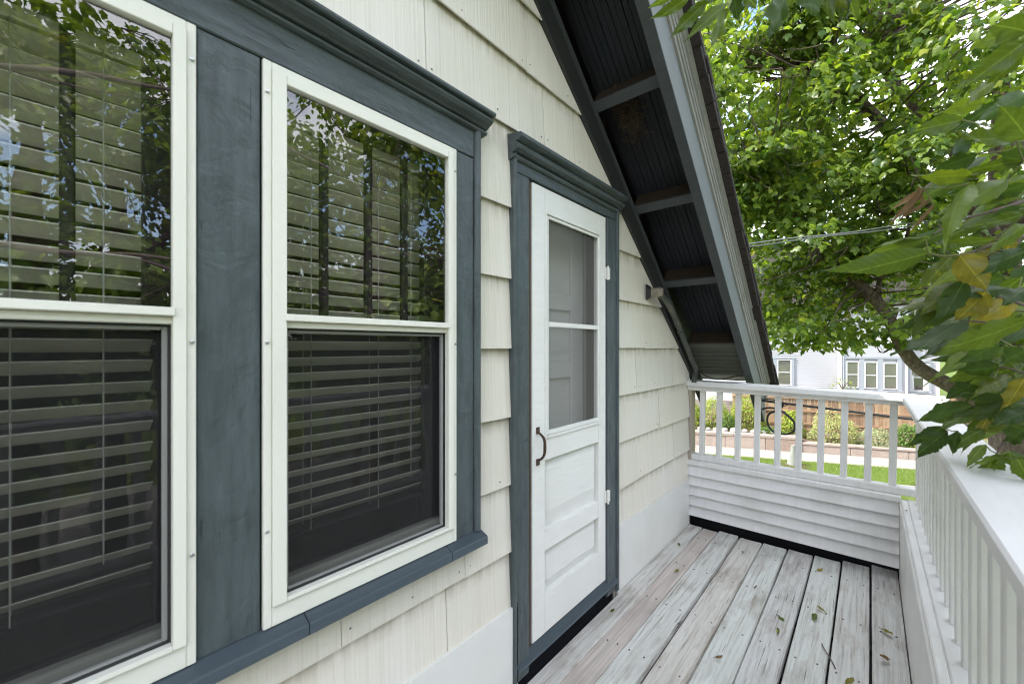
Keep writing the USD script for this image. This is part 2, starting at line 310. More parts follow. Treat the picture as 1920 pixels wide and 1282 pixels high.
def leaf_mat(name, col, col2, trans, tamt=0.4, rough=0.38, spec=0.5, veins=False, spots=None, turn=1.6):
    nodes = {'oi': ('object_info', {}), 'r': ('rgb_ramp', {'ramp': [(0.0, col), (0.72, col2), (0.94, tuple(min(1, 1.35 * c) for c in col2)), (1.0, (col2[0] * turn, col2[1] * (1 + .5 * (turn - 1)), col2[2]))]}),
             'p': ('principled_bsdf', {'roughness': rough, 'specular_ior_level': spec}), 'tb': ('translucent_bsdf', {}), 'mx': ('mix_closure', {'fac': tamt}),
             'tm': ('mix', {'mix_type': 'multiply', 'fac': 1.0, 'color2': trans})}
    links = [('oi.random', 'r.fac'), ('tm.color', 'tb.color'), ('p.BSDF', 'mx.closure1'), ('tb.BSDF', 'mx.closure2')]
    last = 'r.color'
    if veins:
        nodes |= {'tc': ('texture_coordinate', {}), 'sx': ('separate_xyz', {}), 'ab': ('math', {'math_type': 'absolute'}), 'k': ('math', {'math_type': 'multiply', 'value2': 0.9}),
                  'd': ('math', {'math_type': 'subtract'}), 'sc': ('math', {'math_type': 'multiply', 'value2': 480.0}), 'si': ('math', {'math_type': 'sine'}),
                  'vr': ('rgb_ramp', {'ramp': [(0.90, (0, 0, 0)), (1.0, (0.4, 0.4, 0.4))]}), 'mid': ('math', {'math_type': 'less_than', 'value2': 0.0008}), 'mxv': ('math', {'math_type': 'maximum'}), 'mm': ('math', {'math_type': 'multiply', 'value2': 0.5}),
                  'vx': ('mix', {'mix_type': 'mix', 'color2': tuple(min(1, 2.2 * c + 0.02) for c in col2)}), 'b': ('bump', {'strength': 0.5, 'distance': 0.0008, 'invert': True}),
                  'n': ('noise_texture', {'scale': 38.0, 'detail': 4.0}), 'nr': ('rgb_ramp', {'ramp': [(0.56, (0, 0, 0)), (0.68, (1, 1, 1))]}), 'sp': ('mix', {'mix_type': 'mix', 'color2': spots or col})}
        links += [('tc.object', 'sx.vector'), ('sx.x', 'ab.value1'), ('ab.value', 'k.value1'), ('sx.y', 'd.value1'), ('k.value', 'd.value2'), ('d.value', 'sc.value1'), ('sc.value', 'si.value1'), ('si.value', 'vr.fac'),
                  ('ab.value', 'mid.value1'), ('vr.color', 'mxv.value1'), ('mid.value', 'mxv.value2'), ('mxv.value', 'mm.value1'), ('mm.value', 'vx.fac'), (last, 'vx.color1'),
                  ('tc.object', 'n.vector'), ('n.fac', 'nr.fac'), ('nr.color', 'sp.fac'), ('vx.color', 'sp.color1'), ('mxv.value', 'b.height'), ('b.normal', 'p.normal')]
        last = 'sp.color'
    links += [(last, 'p.base_color'), (last, 'tm.color1')]
    return M(name, nodes, links, surface='mx.closure')
LEAF_MAPLE = leaf_mat('maple_leaf', (0.040, 0.085, 0.012), (0.125, 0.180, 0.026), (2.3, 2.2, 0.95), 0.5, turn=2.1)
LEAF_NEAR = leaf_mat('near_leaf_green', (0.052, 0.086, 0.010), (0.080, 0.118, 0.015), (2.0, 2.0, 0.7), 0.42, rough=0.42, spec=0.4, veins=True)
LEAF_DARK = leaf_mat('near_leaf_dark_green', (0.024, 0.047, 0.009), (0.037, 0.066, 0.012), (1.9, 2.0, 0.7), 0.3, rough=0.48, spec=0.3, veins=True)
LEAF_YEL = leaf_mat('near_leaf_yellow', (0.17, 0.155, 0.018), (0.21, 0.185, 0.022), (1.6, 1.5, 0.7), 0.4, veins=True, spots=(0.13, 0.17, 0.03))
LEAF_MIX = leaf_mat('near_leaf_yellow_green', (0.07, 0.095, 0.014), (0.085, 0.105, 0.016), (1.8, 1.9, 0.7), 0.4, veins=True, spots=(0.28, 0.26, 0.04))
LEAF_DEAD = leaf_mat('near_leaf_dead_brown', (0.15, 0.095, 0.05), (0.19, 0.125, 0.065), (1.2, 1.1, 0.9), 0.25, rough=0.7, spec=0.2)
LEAF_BUSH_Y = leaf_mat('bush_leaf_yellow_green', (0.15, 0.22, 0.025), (0.30, 0.36, 0.05), (1.5, 1.5, 0.8), 0.4, turn=1.15)
LEAF_BUSH = leaf_mat('bush_leaf_green', (0.06, 0.13, 0.03), (0.12, 0.20, 0.04), (1.8, 2.0, 0.9), 0.4)
LEAF_VAR = leaf_mat('bush_leaf_variegated', (0.18, 0.24, 0.07), (0.46, 0.47, 0.22), (1.5, 1.6, 1.0), 0.35)
LEAF_PALE = leaf_mat('bush_leaf_pale', (0.2, 0.26, 0.12), (0.42, 0.45, 0.26), (1.3, 1.4, 1.0), 0.3)
GRASSM = leaf_mat('lawn_grass', (0.12, 0.175, 0.04), (0.19, 0.25, 0.07), (1.8, 2.0, 0.7), 0.35)
BARK = M('tree_bark', {'g': ('geometry', {}), 'm': ('mapping', {'mapping_type': 'point', 'scale': (22, 22, 6)}), 'n': ('noise_texture', {'scale': 1.0, 'detail': 7.0, 'roughness': 0.65}),
    'r': ('rgb_ramp', {'ramp': [(0.3, (0.045, 0.033, 0.025)), (0.55, (0.13, 0.10, 0.078)), (0.75, (0.22, 0.18, 0.15))]}), 'b': ('bump', {'strength': 0.9, 'distance': 0.02}), 'p': ('principled_bsdf', {'roughness': 0.85, 'specular_ior_level': 0.2})},
    [('g.position', 'm.vector'), ('m.vector', 'n.vector'), ('n.fac', 'r.fac'), ('r.color', 'p.base_color'), ('n.fac', 'b.height'), ('b.normal', 'p.normal')])
TWIGM = plain('brown_twig', (0.13, 0.10, 0.085), 0.7)
TWIGG = plain('green_leaf_stalk', (0.16, 0.17, 0.06), 0.5)
# ---------------------------------------------------------------- setting: ground, walks, road
K40, S40, C40 = 0.84, math.sin(math.atan(0.84)), math.cos(math.atan(0.84))
U = np.array([0.922, 0.3875, 0.0]); U /= np.linalg.norm(U)
W = np.array([-0.3875, 0.922, 0.0]); W /= np.linalg.norm(W)
LOT = np.array([-1.12, 20.69, -3.0])
def lot(mesh):
    """local lot frame (along the side street, away from it, up) to the world"""
    v = mesh.vertices
    return trimesh.Trimesh(LOT + v[:, :1] * U + v[:, 1:2] * W + v[:, 2:] * np.array([0, 0, 1.0]), mesh.faces, process=False)
def lotp(a, w, z): return LOT + a * U + w * W + np.array([0, 0, z])

GROUND = M('bare_lawn_earth', {'g': ('geometry', {}), 'n': ('noise_texture', {'scale': 1.2, 'detail': 8.0, 'roughness': 0.65}), 'n2': ('noise_texture', {'scale': 55.0, 'detail': 4.0}), 'r': ('rgb_ramp', {'ramp': [(0.3, (0.06, 0.09, 0.02)), (0.55, (0.10, 0.14, 0.03)), (0.72, (0.14, 0.16, 0.06))]}),
    'b': ('bump', {'strength': 1.0, 'distance': 0.03}), 'p': ('principled_bsdf', {'roughness': 0.9, 'specular_ior_level': 0.1})}, [('g.position', 'n.vector'), ('g.position', 'n2.vector'), ('n.fac', 'r.fac'), ('r.color', 'p.base_color'), ('n2.fac', 'b.height'), ('b.normal', 'p.normal')])
CONCRETE = paint('pinkish_concrete', (0.30, 0.265, 0.235), 0.85, (9, 9, 9), 0.12, 0.3, (0.3, 0.26, 0.23), 0.4, 1.5)
ASPHALT = paint('grey_asphalt', (0.07, 0.068, 0.066), 0.9, (60, 60, 60), 0.35, 0.5, (0.1, 0.095, 0.09), 0.4, 0.8)
STONEWALL = paint('tan_stone_block', (0.36, 0.27, 0.22), 0.9, (14, 14, 20), 0.3, 0.8, (0.22, 0.165, 0.13), 0.5, 3.0, bdist=0.01)
STONEWALL2 = paint('pinkish_stone_block', (0.42, 0.34, 0.29), 0.9, (14, 14, 20), 0.25, 0.8, (0.26, 0.2, 0.17), 0.5, 3.0, bdist=0.01)
MULCH = paint('pinkish_brown_mulch', (0.20, 0.13, 0.10), 0.95, (40, 40, 40), 0.6, 1.0, (0.33, 0.24, 0.19), 0.5, 9.0, bdist=0.03)
ROCKM = paint('pale_rock', (0.42, 0.39, 0.37), 0.85, (20, 20, 20), 0.3, 0.6)

gx = np.linspace(-1, 1, 41); gx = np.sign(gx) * np.abs(gx) ** 2.2 * 900
GXX, GYY = np.meshgrid(gx, gx)
gv = np.stack([GXX.ravel(), GYY.ravel() + 8, np.full(GXX.size, -3.03)], 1)
gf = []
for i in range(40):
    for j in range(40):
        a = i * 41 + j; gf += [(a, a + 1, a + 42), (a, a + 42, a + 41)]
g = obj('ground', (gv, np.array(gf)), GROUND, kind='structure')

# side-street walk of separate slabs, a near walk east of the porch, roads
sw = thing('sidewalk', None, None, kind='structure')
k = 0
a = -16.0
while a < 20:
    obj('slab', lot(bx(a + .006, a + 1.494, -1.52, -0.02, -0.10, 0.0 + R.uniform(-.004, .004), 0.012)), CONCRETE, sw); a += 1.5
rd = lot(pbox(-60, 60, -10.6, -4.0, -0.10, -0.06))
obj('road', rd, ASPHALT, kind='structure')
ke = thing('kerb', None, None, kind='structure')
a = -15.0
while a < 18:
    obj('kerb_stone', lot(bx(a + .005, a + 1.995, -3.98, -3.82, -0.12, 0.03, 0.015)), CONCRETE, ke); a += 2.0
sw2 = thing('sidewalk', None, None, kind='structure')
y = -9.0
while y < 9:
    obj('slab', bx(6.0, 7.5, y + .006, y + 1.494, -3.1, -3.0, 0.012), CONCRETE, sw2); y += 1.5
obj('road', pbox(10.2, 15.2, -40, 8.6, -3.1, -3.02), CONCRETE, kind='structure')
sw3 = thing('footpath', None, None, kind='structure')
for i, xx in enumerate(np.arange(2.6, 5.9, 1.1)):
    obj('slab', bx(xx, xx + 1.09, 2.1, 3.2, -3.1, -3.004, 0.012), CONCRETE, sw3)

# ---------------------------------------------------------------- the house with its gable wall, windows, door and rake
H = thing('house', 'weathered white shingled house gable with slate blue window and door trim and dark steep eaves', 'house')

RAKE_T = 3.915
def rake_poly(t, z0=-3.0, y0=-6.0, y1=3.30):
    """wall region under the right rake line z + 0.84 y = t and the mirrored left rake"""
    yr = -0.9; zr = t - K40 * yr
    ymin = 2 * yr - y1
    return Polygon([(ymin, z0), (y1, z0), (y1, t - K40 * y1), (yr, zr), (ymin, t - K40 * y1)])
OPEN = unary_union([sbox(-0.42, 0.705, 0.215, 2.005), sbox(0.327, 0.705, 0.915, 2.005), sbox(1.215, -0.2, 2.08, 0.10), sbox(1.33, 0.05, 1.965, 2.04), sbox(-1.35, 0.705, -0.55, 2.005)])
wallpoly = rake_poly(4.18).difference(OPEN)
obj('wall', prism_x(wallpoly, -0.03, -0.002), plain('wall_sheathing', (0.3, 0.28, 0.25), 0.9), H, label='sheathing behind the shingles')
side = plain('white_side_wall', (0.6, 0.6, 0.57), 0.8)
zt = 4.18 - K40 * 3.28
obj('side_wall', cat_([pbox(-9, -0.03, 3.2, 3.28, -3, zt), pbox(-9, -0.03, -5.08, -5.0, -3, zt), prism_x(rake_poly(4.18), -9.03, -9.0)]), side, H)

butts = [-0.5, -0.24, 0.03, 0.29, 0.557, 0.811, 1.077, 1.342, 1.614, 1.892, 2.203, 2.47, 2.735, 3.0, 3.27, 3.54, 3.81, 4.08, 4.35, 4.62]
joints = {0.29: [-.33, .278, .888, 1.5, 2.10, 2.70], 0.557: [-.70, -.086, .524, .964, 2.36, 2.962], 0.811: [-.4, 2.703], 1.077: [-.7, 2.35, 2.962], 1.342: [-.45, 2.459, 3.07],
          1.614: [-.75, 2.17, 2.78], 1.892: [-.5, 2.4], 2.203: [-.42, .19, .80, 1.424, 2.03], 2.47: [-.53, .08, .69, 1.302, 1.91], 2.735: [-.85, -.24, .37, .98, 1.6]}
trimhole = unary_union([sbox(-0.42, 0.69, 1.0, 2.09), sbox(1.215, -.3, 2.08, 2.10), sbox(-1.38, .69, -.4, 2.09)])
rk = rake_poly(RAKE_T + 0.03)
nails = []
for i, zb in enumerate(butts[:-1]):
    zt = butts[i + 1] + 0.035
    js = joints.get(zb)
    if js is None: js = list(np.arange(-6.0 + R.uniform(0, .5), 3.6, .61))
    left = list(np.arange(js[0] - .61, -6.2, -.61))[::-1]
    right = list(np.arange(js[-1] + .61, 4.0, .61))
    ed = left + list(js) + right
    for a, b in zip(ed[:-1], ed[1:]):
        wob = R.uniform(-.0035, .0035)
        poly = sbox(a + .0012, zb + wob, b - .0012, zt).intersection(sbox(-6, -3, 3.295, 9)).intersection(rk).difference(trimhole)
        if poly.is_empty or poly.area < 2e-4: continue
        lift = R.uniform(-.0012, .0022)
        for piece in getattr(poly, 'geoms', [poly]):
            if piece.area < 2e-4: continue
            m = prism_x(piece, 0.0, 0.0062, shear=lambda z, zb=zb, lift=lift: 0.0115 + lift - 0.0140 * (z - zb) / 0.27)
            cy, cz = piece.centroid.x, zb
            m.apply_translation((0, -cy, -cz))
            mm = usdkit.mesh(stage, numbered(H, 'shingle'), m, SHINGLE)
            mm.AddTranslateOp().Set(Gf.Vec3d(0, cy, cz))
        for ny in (a + .03, (a + b) / 2 + R.uniform(-.04, .04), b - .03):
            pt = (ny + R.uniform(-.012, .012), zb + .033 + R.uniform(-.006, .008))
            if poly.buffer(-.012).contains(__import__('shapely').geometry.Point(pt)): nails.append(pt)
nm = []
for (ny, nz) in nails:
    c = trimesh.creation.cylinder(0.0028, 0.004, sections=8); c.apply_transform(trimesh.transformations.rotation_matrix(math.pi / 2, [0, 1, 0])); c.apply_translation((0.0155, ny, nz)); nm.append(c)
obj('nail', cat_(nm), NAIL, H, kind='stuff')

# base boards
obj('base_board', prism_x(Polygon([(-5, -.02), (1.236, -.02), (1.236, .341), (-5, .346)]), .012, .026), BASEBOARD, H)
obj('base_board', prism_x(Polygon([(2.088, -.02), (3.279, -.02), (3.279, .336), (2.088, .362)]), .012, .024), BASEBOARD, H)
obj('corner_post', bx(-.02, .03, 3.30, 3.40, .45, 1.02, .004), paint('tan_corner_post', (0.42, 0.36, 0.29), 0.7, (30, 30, 4), 0.2, 0.3), H)
obj('corner_board', bx(-.03, .004, 3.281, 3.299, -3, 1.2, .002), WHITE, H)

# window casings
obj('head_casing', bx(0, .030, -1.45, .995, 2.007, 2.118, .003), BLUE_H, H)
obj('mullion_casing', bx(0, .028, .212, .330, .706, 2.005, .003), BLUE, H)
obj('mullion_casing', bx(0, .028, -.53, -.42, .706, 2.005, .003), BLUE, H)
obj('side_casing', bx(0, .028, .913, .994, .706, 2.005, .003), BLUE, H)
bb = cat_([tube([(.026, 1.010, .708), (.026, 1.010, 2.105)], .0155, 10), bx(0, .03, .9955, 1.026, .707, 2.106, .003)])
obj('backband', bb, BLUE, H, smooth=40)
cprof = [(0, 2.098), (.036, 2.100), (.043, 2.104), (.044, 2.110), (.036, 2.1125), (.036, 2.117), (.046, 2.119), (.052, 2.124), (.066, 2.130), (.074, 2.137), (.076, 2.143), (.068, 2.1455), (.068, 2.149), (.084, 2.151), (.087, 2.156), (.086, 2.163), (.0, 2.174)]
obj('window_cornice', profile_y(cprof, -1.48, 1.047), BLUE_H, H)
sprof = [(0, .664), (.063, .664), (.066, .667), (.066, .690), (.063, .694), (.028, .7075), (.0, .7085)]
for a, b in ((-1.47, .421), (.4235, .865), (.8675, 1.026)):
    obj('window_sill', profile_y(sprof, a, b), BLUE_SILL, H)

def sheet_x(x, y0, y1, z0, z1):
    return (np.array([(x, y0, z0), (x, y1, z0), (x, y1, z1), (x, y0, z1)]), np.array([(0, 1, 2), (0, 2, 3)]))
def ring_x(y0, y1, z0, z1, wl, wr, wb, wt, xa, xb, b=.0015):
    return cat_([bx(xa, xb, y0, y0 + wl, z0, z1, b), bx(xa, xb, y1 - wr, y1, z0, z1, b), bx(xa, xb, y0 + wl, y1 - wr, z0, z0 + wb, b), bx(xa, xb, y0 + wl, y1 - wr, z1 - wt, z1, b)])

def window(y0, y1, bars):
    """white storm window over an old divided sash"""
    w = obj('window', cat_([ring_x(y0, y1, .708, 2.003, .018, .016, .046, .018, .024, .0355), ring_x(y0 + .018, y1 - .016, .754, 1.985, .031, .022, .010, .022, .02, .0405)]), ALU_WHITE, H, label='white storm window frame')
    gl, gr = y0 + .049, y1 - .038
    obj('meeting_rail', cat_([bx(.012, .044, gl - .004, gr + .004, 1.410, 1.427, .002), bx(.010, .032, gl - .004, gr + .004, 1.3945, 1.4095, .002)]), ALU_WHITE, w)
    obj('upper_pane', sheet_x(.0275, gl - .006, gr + .006, 1.42, 1.97), GLASS, w)
    obj('gasket', ring_x(gl, gr, .764, 1.3945, .004, .004, .004, .004, .008, .020, .0005), GASKET, w)
    obj('screen_frame', ring_x(gl + .004, gr - .004, .768, 1.390, .007, .009, .005, .007, .006, .017, .001), ALU, w)
    obj('screen', sheet_x(.0096, gl + .008, gr - .008, .772, 1.386), SCREEN, w)
    obj('lower_pane', sheet_x(-.009, gl - .02, gr + .02, .74, 1.41), GLASS_LOW, w)
    obj('sash_strip', bx(-.030, .003, gl - .01, gr + .006, .735, .786, .003), SASHSTRIP, w)
    obj('jamb', cat_([pbox(-.16, .02, y0 + .004, y0 + .012, .70, 2.0), pbox(-.16, .02, y1 - .012, y1 - .004, .70, 2.0), pbox(-.16, .02, y0, y1, 1.985, 2.0), pbox(-.16, .0, y0, y1, .70, .735)]), SASH, w)
    obj('sash', cat_([bx(-.075, -.045, y1 - .026 - .045, y1 + .03, 1.40, 2.0, .003), bx(-.075, -.045, y0 - .02, y0 + .052, 1.40, 2.0, .003), bx(-.075, -.045, y0, y1, 1.955, 2.0, .003), bx(-.075, -.045, y0, y1, 1.395, 1.425, .003),
                      bx(-.095, -.08, y0 - .02, y0 + .05, .70, 1.42, .003), bx(-.095, -.08, y1 - .05, y1 + .02, .70, 1.42, .003), bx(-.095, -.08, y0, y1, .70, .765, .003)]), SASH, w)
    for yb in bars:
        obj('muntin', bx(-.072, -.05, yb - .0105, yb + .0105, 1.425, 1.955, .004), SASH, w)
    sc = []
    for yy in (y0 + .008, y1 - .007):
        for zz in (.93, 1.36, 1.93):
            s = trimesh.creation.icosphere(1, .0045); s.apply_scale((.5, 1, 1)); s.apply_translation((.0365, yy, zz)); sc.append(s)
    obj('screw', cat_(sc), SCREW, w, smooth=True, kind='stuff')
    return w
window(.333, .910, [.513, .645, .770])
window(-.37, .2105, [-.235, -.100, .035])
window(-1.30, -.55, [-1.1, -.95, -.8])

# interior seen through the glass: dim rooms
obj('room', cat_([pbox(-3.2, -3.1, -4.9, 3.2, -.1, 2.6), pbox(-3.1, -.03, -4.9, -4.8, -.1, 2.6), pbox(-3.1, -.03, 1.12, 1.2, -.1, 2.6), pbox(-3.1, -.03, -4.9, 1.2, -.12, -.02), pbox(-3.1, -.03, -4.9, 1.2, 2.5, 2.6)]), ROOMWALL, H)

# door surround and threshold
obj('door_casing', cat_([bx(0, .026, 1.226, 1.308, .03, 2.034, .003)]), BLUE, H)
obj('door_casing', cat_([bx(0, .026, 1.966, 2.062, .03, 2.034, .003)]), BLUE, H)
obj('door_head', bx(0, .026, 1.226, 2.062, 2.0355, 2.125, .003), BLUE_H, H)
obj('door_backband', bx(0, .036, 1.205, 1.2255, .02, 2.13, .006), BLUE, H)
obj('door_backband', bx(0, .036, 2.0625, 2.087, .02, 2.11, .006), BLUE, H)
dprof = [(0, 2.076), (.034, 2.079), (.040, 2.085), (.040, 2.091), (.031, 2.094), (.031, 2.100), (.044, 2.104), (.056, 2.112), (.060, 2.121), (.056, 2.130), (.050, 2.133), (.050, 2.137), (.066, 2.143), (.077, 2.149), (.078, 2.158), (.074, 2.165), (0, 2.178)]
obj('door_cornice', profile_y(dprof, 1.197, 2.102), BLUE_H, H)
obj('door_jamb', cat_([bx(-.10, .014, 1.309, 1.3335, .07, 2.034, .002)]), BROWNWOOD, H, label='bare brown latch side jamb')
obj('door_jamb', cat_([bx(-.10, .008, 1.961, 1.9655, .07, 2.034, .001), bx(-.10, .006, 1.334, 1.961, 2.0305, 2.0352, .001)]), BROWNWOOD, H)
tprof = [(-.1, .060), (.030, .066), (.038, .074), (.037, .084), (.014, .119), (-.1, .1225)]
obj('threshold', profile_y(tprof, 1.228, 2.062), BLUE_SILL, H)
obj('gap_shadow_board', pbox(-.03, -.006, 1.216, 2.079, -.19, .062), BLACK, H)  # black sheet standing in for the shade below the threshold

# the storm door
DX0, DX1 = -.012, .0185
yl, yr_, zb, zt = 1.3365, 1.9600, .124, 2.0300
gl, gr = 1.455, 1.884
D = obj('door', cat_([bx(DX0, DX1, yl, 1.424, zb, zt, .002), bx(DX0, DX1, 1.889, yr_, zb, zt, .002), bx(DX0, DX1 - .0006, 1.424, 1.889, 1.925, zt, .002), bx(DX0, DX1 - .0006, 1.424, 1.889, .862, .962, .002),
                      bx(DX0, DX1 - .0006, 1.424, 1.889, .475, .556, .002), bx(DX0, DX1 - .0006, 1.424, 1.889, zb, .290, .002)]), WHITE_DOOR, H, label='white panelled storm door')
obj('moulding', cat_([ring_x(1.424, 1.9, .955, 1.932, .012, .006, .012, .011, .012, .0225, .002), ring_x(1.437, 1.893, .968, 1.919, .018, .009, .020, .013, .008, .0175, .002)]), WHITE_DOOR, D)
obj('glazing_bar', bx(.004, .0165, gl, gr, 1.437, 1.459, .002), WHITE_DOOR, D)
obj('screen', sheet_x(.0046, gl - .003, gr + .003, .985, 1.439), DOORSCREEN, D)
obj('screen', sheet_x(.0046, gl - .003, gr + .003, 1.457, 1.909), DOORSCREEN, D)
def raised_panel(z0, z1, zi0, zi1, y0=1.424, y1=1.889):
    m = .022
    v = np.array([(-.008, y0, z0), (-.008, y1, z0), (-.008, y1, z1), (-.008, y0, z1), (.005, y0 + m, zi0), (.005, y1 - m, zi0), (.005, y1 - m, zi1), (.005, y0 + m, zi1)])
    return (v, np.array([(0, 1, 5), (0, 5, 4), (1, 2, 6), (1, 6, 5), (2, 3, 7), (2, 7, 6), (3, 0, 4), (3, 4, 7), (4, 5, 6), (4, 6, 7)]))
obj('panel', raised_panel(.554, .864, .634, .816), WHITE_DOOR, D)
obj('panel', raised_panel(.288, .477, .335, .435), WHITE_DOOR, D)
hp = smoothpath([(.022, 1.3715, .992), (.040, 1.3725, .982), (.052, 1.3735, .966), (.055, 1.374, .935), (.052, 1.3735, .904), (.040, 1.3725, .886), (.022, 1.3715, .876)], 18)
obj('handle', cat_([tube(hp, np.r_[np.linspace(.0045, .0068, 9), np.linspace(.0068, .0045, 9)], 8), bx(.0186, .0235, 1.3605, 1.3825, .986, 1.014, .003), bx(.0186, .0235, 1.3605, 1.3825, .854, .882, .003)]), IRON, D, smooth=50)
for zz in (1.737, .561):
    obj('hinge', cat_([bx(.019, .0225, 1.944, 1.972, zz - .032, zz + .032, .002), tube([(.030, 1.966, zz - .036), (.030, 1.966, zz + .036)], .0058, 8), bx(.022, .027, 1.972, 1.996, zz - .03, zz + .03, .002)]), WHITE, D, smooth=40)
# inner door behind the screen
obj('inner_door', cat_([bx(-.16, -.135, 1.335, 1.962, .1, 2.1, .002), bx(-.135, -.12, 1.335, 1.43, .1, 2.1, .003), bx(-.135, -.12, 1.845, 1.962, .1, 2.1, .003)] + [bx(-.135, -.1205, 1.43, 1.845, z, z + .085, .004) for z in (.15, .50, .845, 1.19, 1.535, 1.90)]), WHITE_DOOR, H, label='panelled inner door behind the screen')
obj('door_pocket', cat_([pbox(-.125, -.012, 1.30, 1.309, .1, 2.1), pbox(-.125, -.012, 1.9656, 1.975, .1, 2.1), pbox(-.125, -.012, 1.30, 1.975, 2.036, 2.1)]), paint('olive_jamb_paint', (0.3, 0.29, 0.22), 0.6), H)

# rake: frieze, lookouts, soffit boards, eave boards, barge board, roof
def rk3(x, s, t):
    p = t * C40
    return np.stack(np.broadcast_arrays(x, s * C40 + p * S40, -s * S40 + p * C40), -1)
def rbox(x0, x1, s0, s1, t0, t1, b=.002):
    m = bx(x0, x1, s0, s1, t0 * C40, t1 * C40, b)
    v = m.vertices
    return trimesh.Trimesh(rk3(v[:, 0], v[:, 1], v[:, 2] / C40), m.faces, process=False)
def s_at(y, t): return (y - t * C40 * S40) / C40
S0 = s_at(-0.9, 4.0)
def rboard(x0, x1, t0, t1, y1, zcut=None, y0=-0.9):
    """board along the right rake with a plumb cut at the ridge and an end cut"""
    pts = [(y0, t0 - K40 * y0), (y1, t0 - K40 * y1), (y1, t1 - K40 * y1), (y0, t1 - K40 * y0)]
    if zcut is not None:
        pts = [(y0, t0 - K40 * y0), ((t0 - zcut) / K40, zcut), ((t0 - zcut) / K40 + .03, zcut), (y1, t1 - K40 * y1), (y0, t1 - K40 * y0)]
    return prism_x(Polygon(pts), x0, x1)
obj('rake_frieze', rboard(.002, .030, RAKE_T, 4.06, 3.60), RAKE, H)
obj('rake_moulding', rboard(.0305, .040, 4.046, 4.066, 3.58), UNDERSIDE, H)
for yc in (-.52, -.05, .42, .89, 1.355, 1.822, 2.292, 2.748, 3.235):
    s = s_at(yc, 4.07)
    lk = rbox(.030, .372, s - .027, s + .027, 4.068, 4.225)
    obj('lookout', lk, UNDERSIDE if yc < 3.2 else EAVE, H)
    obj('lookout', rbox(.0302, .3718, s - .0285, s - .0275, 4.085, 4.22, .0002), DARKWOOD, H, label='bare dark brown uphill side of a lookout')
nb = 6; xs = np.linspace(.031, .371, nb + 1)
for i in range(nb):
    c = (xs[i] + xs[i + 1]) / 2
    a, b = xs[i] + .0022, xs[i + 1] - .0022
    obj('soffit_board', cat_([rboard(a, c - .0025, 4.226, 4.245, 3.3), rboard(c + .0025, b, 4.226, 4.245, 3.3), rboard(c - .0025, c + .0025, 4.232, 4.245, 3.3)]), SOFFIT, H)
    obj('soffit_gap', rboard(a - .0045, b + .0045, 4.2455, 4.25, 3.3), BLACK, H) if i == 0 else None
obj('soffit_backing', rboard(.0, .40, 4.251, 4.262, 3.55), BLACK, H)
sa, sb = s_at(3.262, 4.07), s_at(3.505, 4.07)
ne = 7
for i in range(ne):
    a, b = sa + (sb - sa) * i / ne, sa + (sb - sa) * (i + 1) / ne
    obj('eave_board', rbox(.034, .371, a + .0022, b - .0022, 4.082, 4.10, .003), EAVE, H)
obj('eave_trim', rbox(.030, .372, sb + .002, sb + .045, 4.066, 4.10, .003), FLUTE, H)
obj('eave_backing', rbox(.0, .372, sa, sb + .045, 4.103, 4.115, .002), BLACK, H)
obj('barge_board', rboard(.372, .421, 4.005, 4.20, 3.90, .742), BARGE, H)
obj('barge_underside', rboard(.3722, .4208, 3.995, 4.004, 3.88), UNDERSIDE, H)  # darker strip that paints shade onto the lower face of the barge board
fl = []
for i, (xa, xb, ta, tb) in enumerate([(.40, .431, 4.203, 4.235), (.40, .437, 4.236, 4.262), (.40, .441, 4.264, 4.298), (.40, .438, 4.299, 4.312), (.40, .448, 4.313, 4.352), (.40, .455, 4.353, 4.385)]):
    fl.append(rboard(xa, xb, ta, tb, 3.92))
obj('rake_crown_moulding', cat_(fl), FLUTE, H)
obj('roof_deck', cat_([rboard(-9.3, .462, 4.386, 4.40, 3.95)]), BLACK, H)
def roofshape(t0, t1, xa, xb, y1=3.98):
    a = rboard(xa, xb, t0, t1, y1)
    b = a.copy(); b.vertices[:, 1] = -1.8 - b.vertices[:, 1]; b.faces = b.faces[:, ::-1]
    return a, b
ra, rb2 = roofshape(4.4005, 4.425, -9.32, .470)
obj('roof', ra, ROOFING, H); obj('roof', rb2, ROOFING, H)
# shingle tabs along the rake edge
s = S0
tabs = []
while s < s_at(3.97, 4.42):
    d = R.uniform(-.003, .006)
    tabs.append(rbox(.40, .494 + d, s, s + .128, 4.352 + R.uniform(0, .008), 4.392, .003)); tabs.append(rbox(.40, .498 - d, s + .06, s + .19, 4.394, 4.432, .003)); s += .13
obj('roof_edge', cat_(tabs), ROOFING, H)
obj('rake_frieze', cat_([prism_x(Polygon([(-.9, RAKE_T + .756), (-5.2, RAKE_T + .756 - K40 * 4.3), (-5.2, 4.06 + .756 - K40 * 4.3), (-.9, 4.06 + .756)]), .002, .03), prism_x(Polygon([(-.9, 4.0 + .756), (-5.6, 4.756 - K40 * 4.7), (-5.6, 4.38 + .756 - K40 * 4.7), (-.9, 4.38 + .756)]), .372, .44)]), RAKE, H)

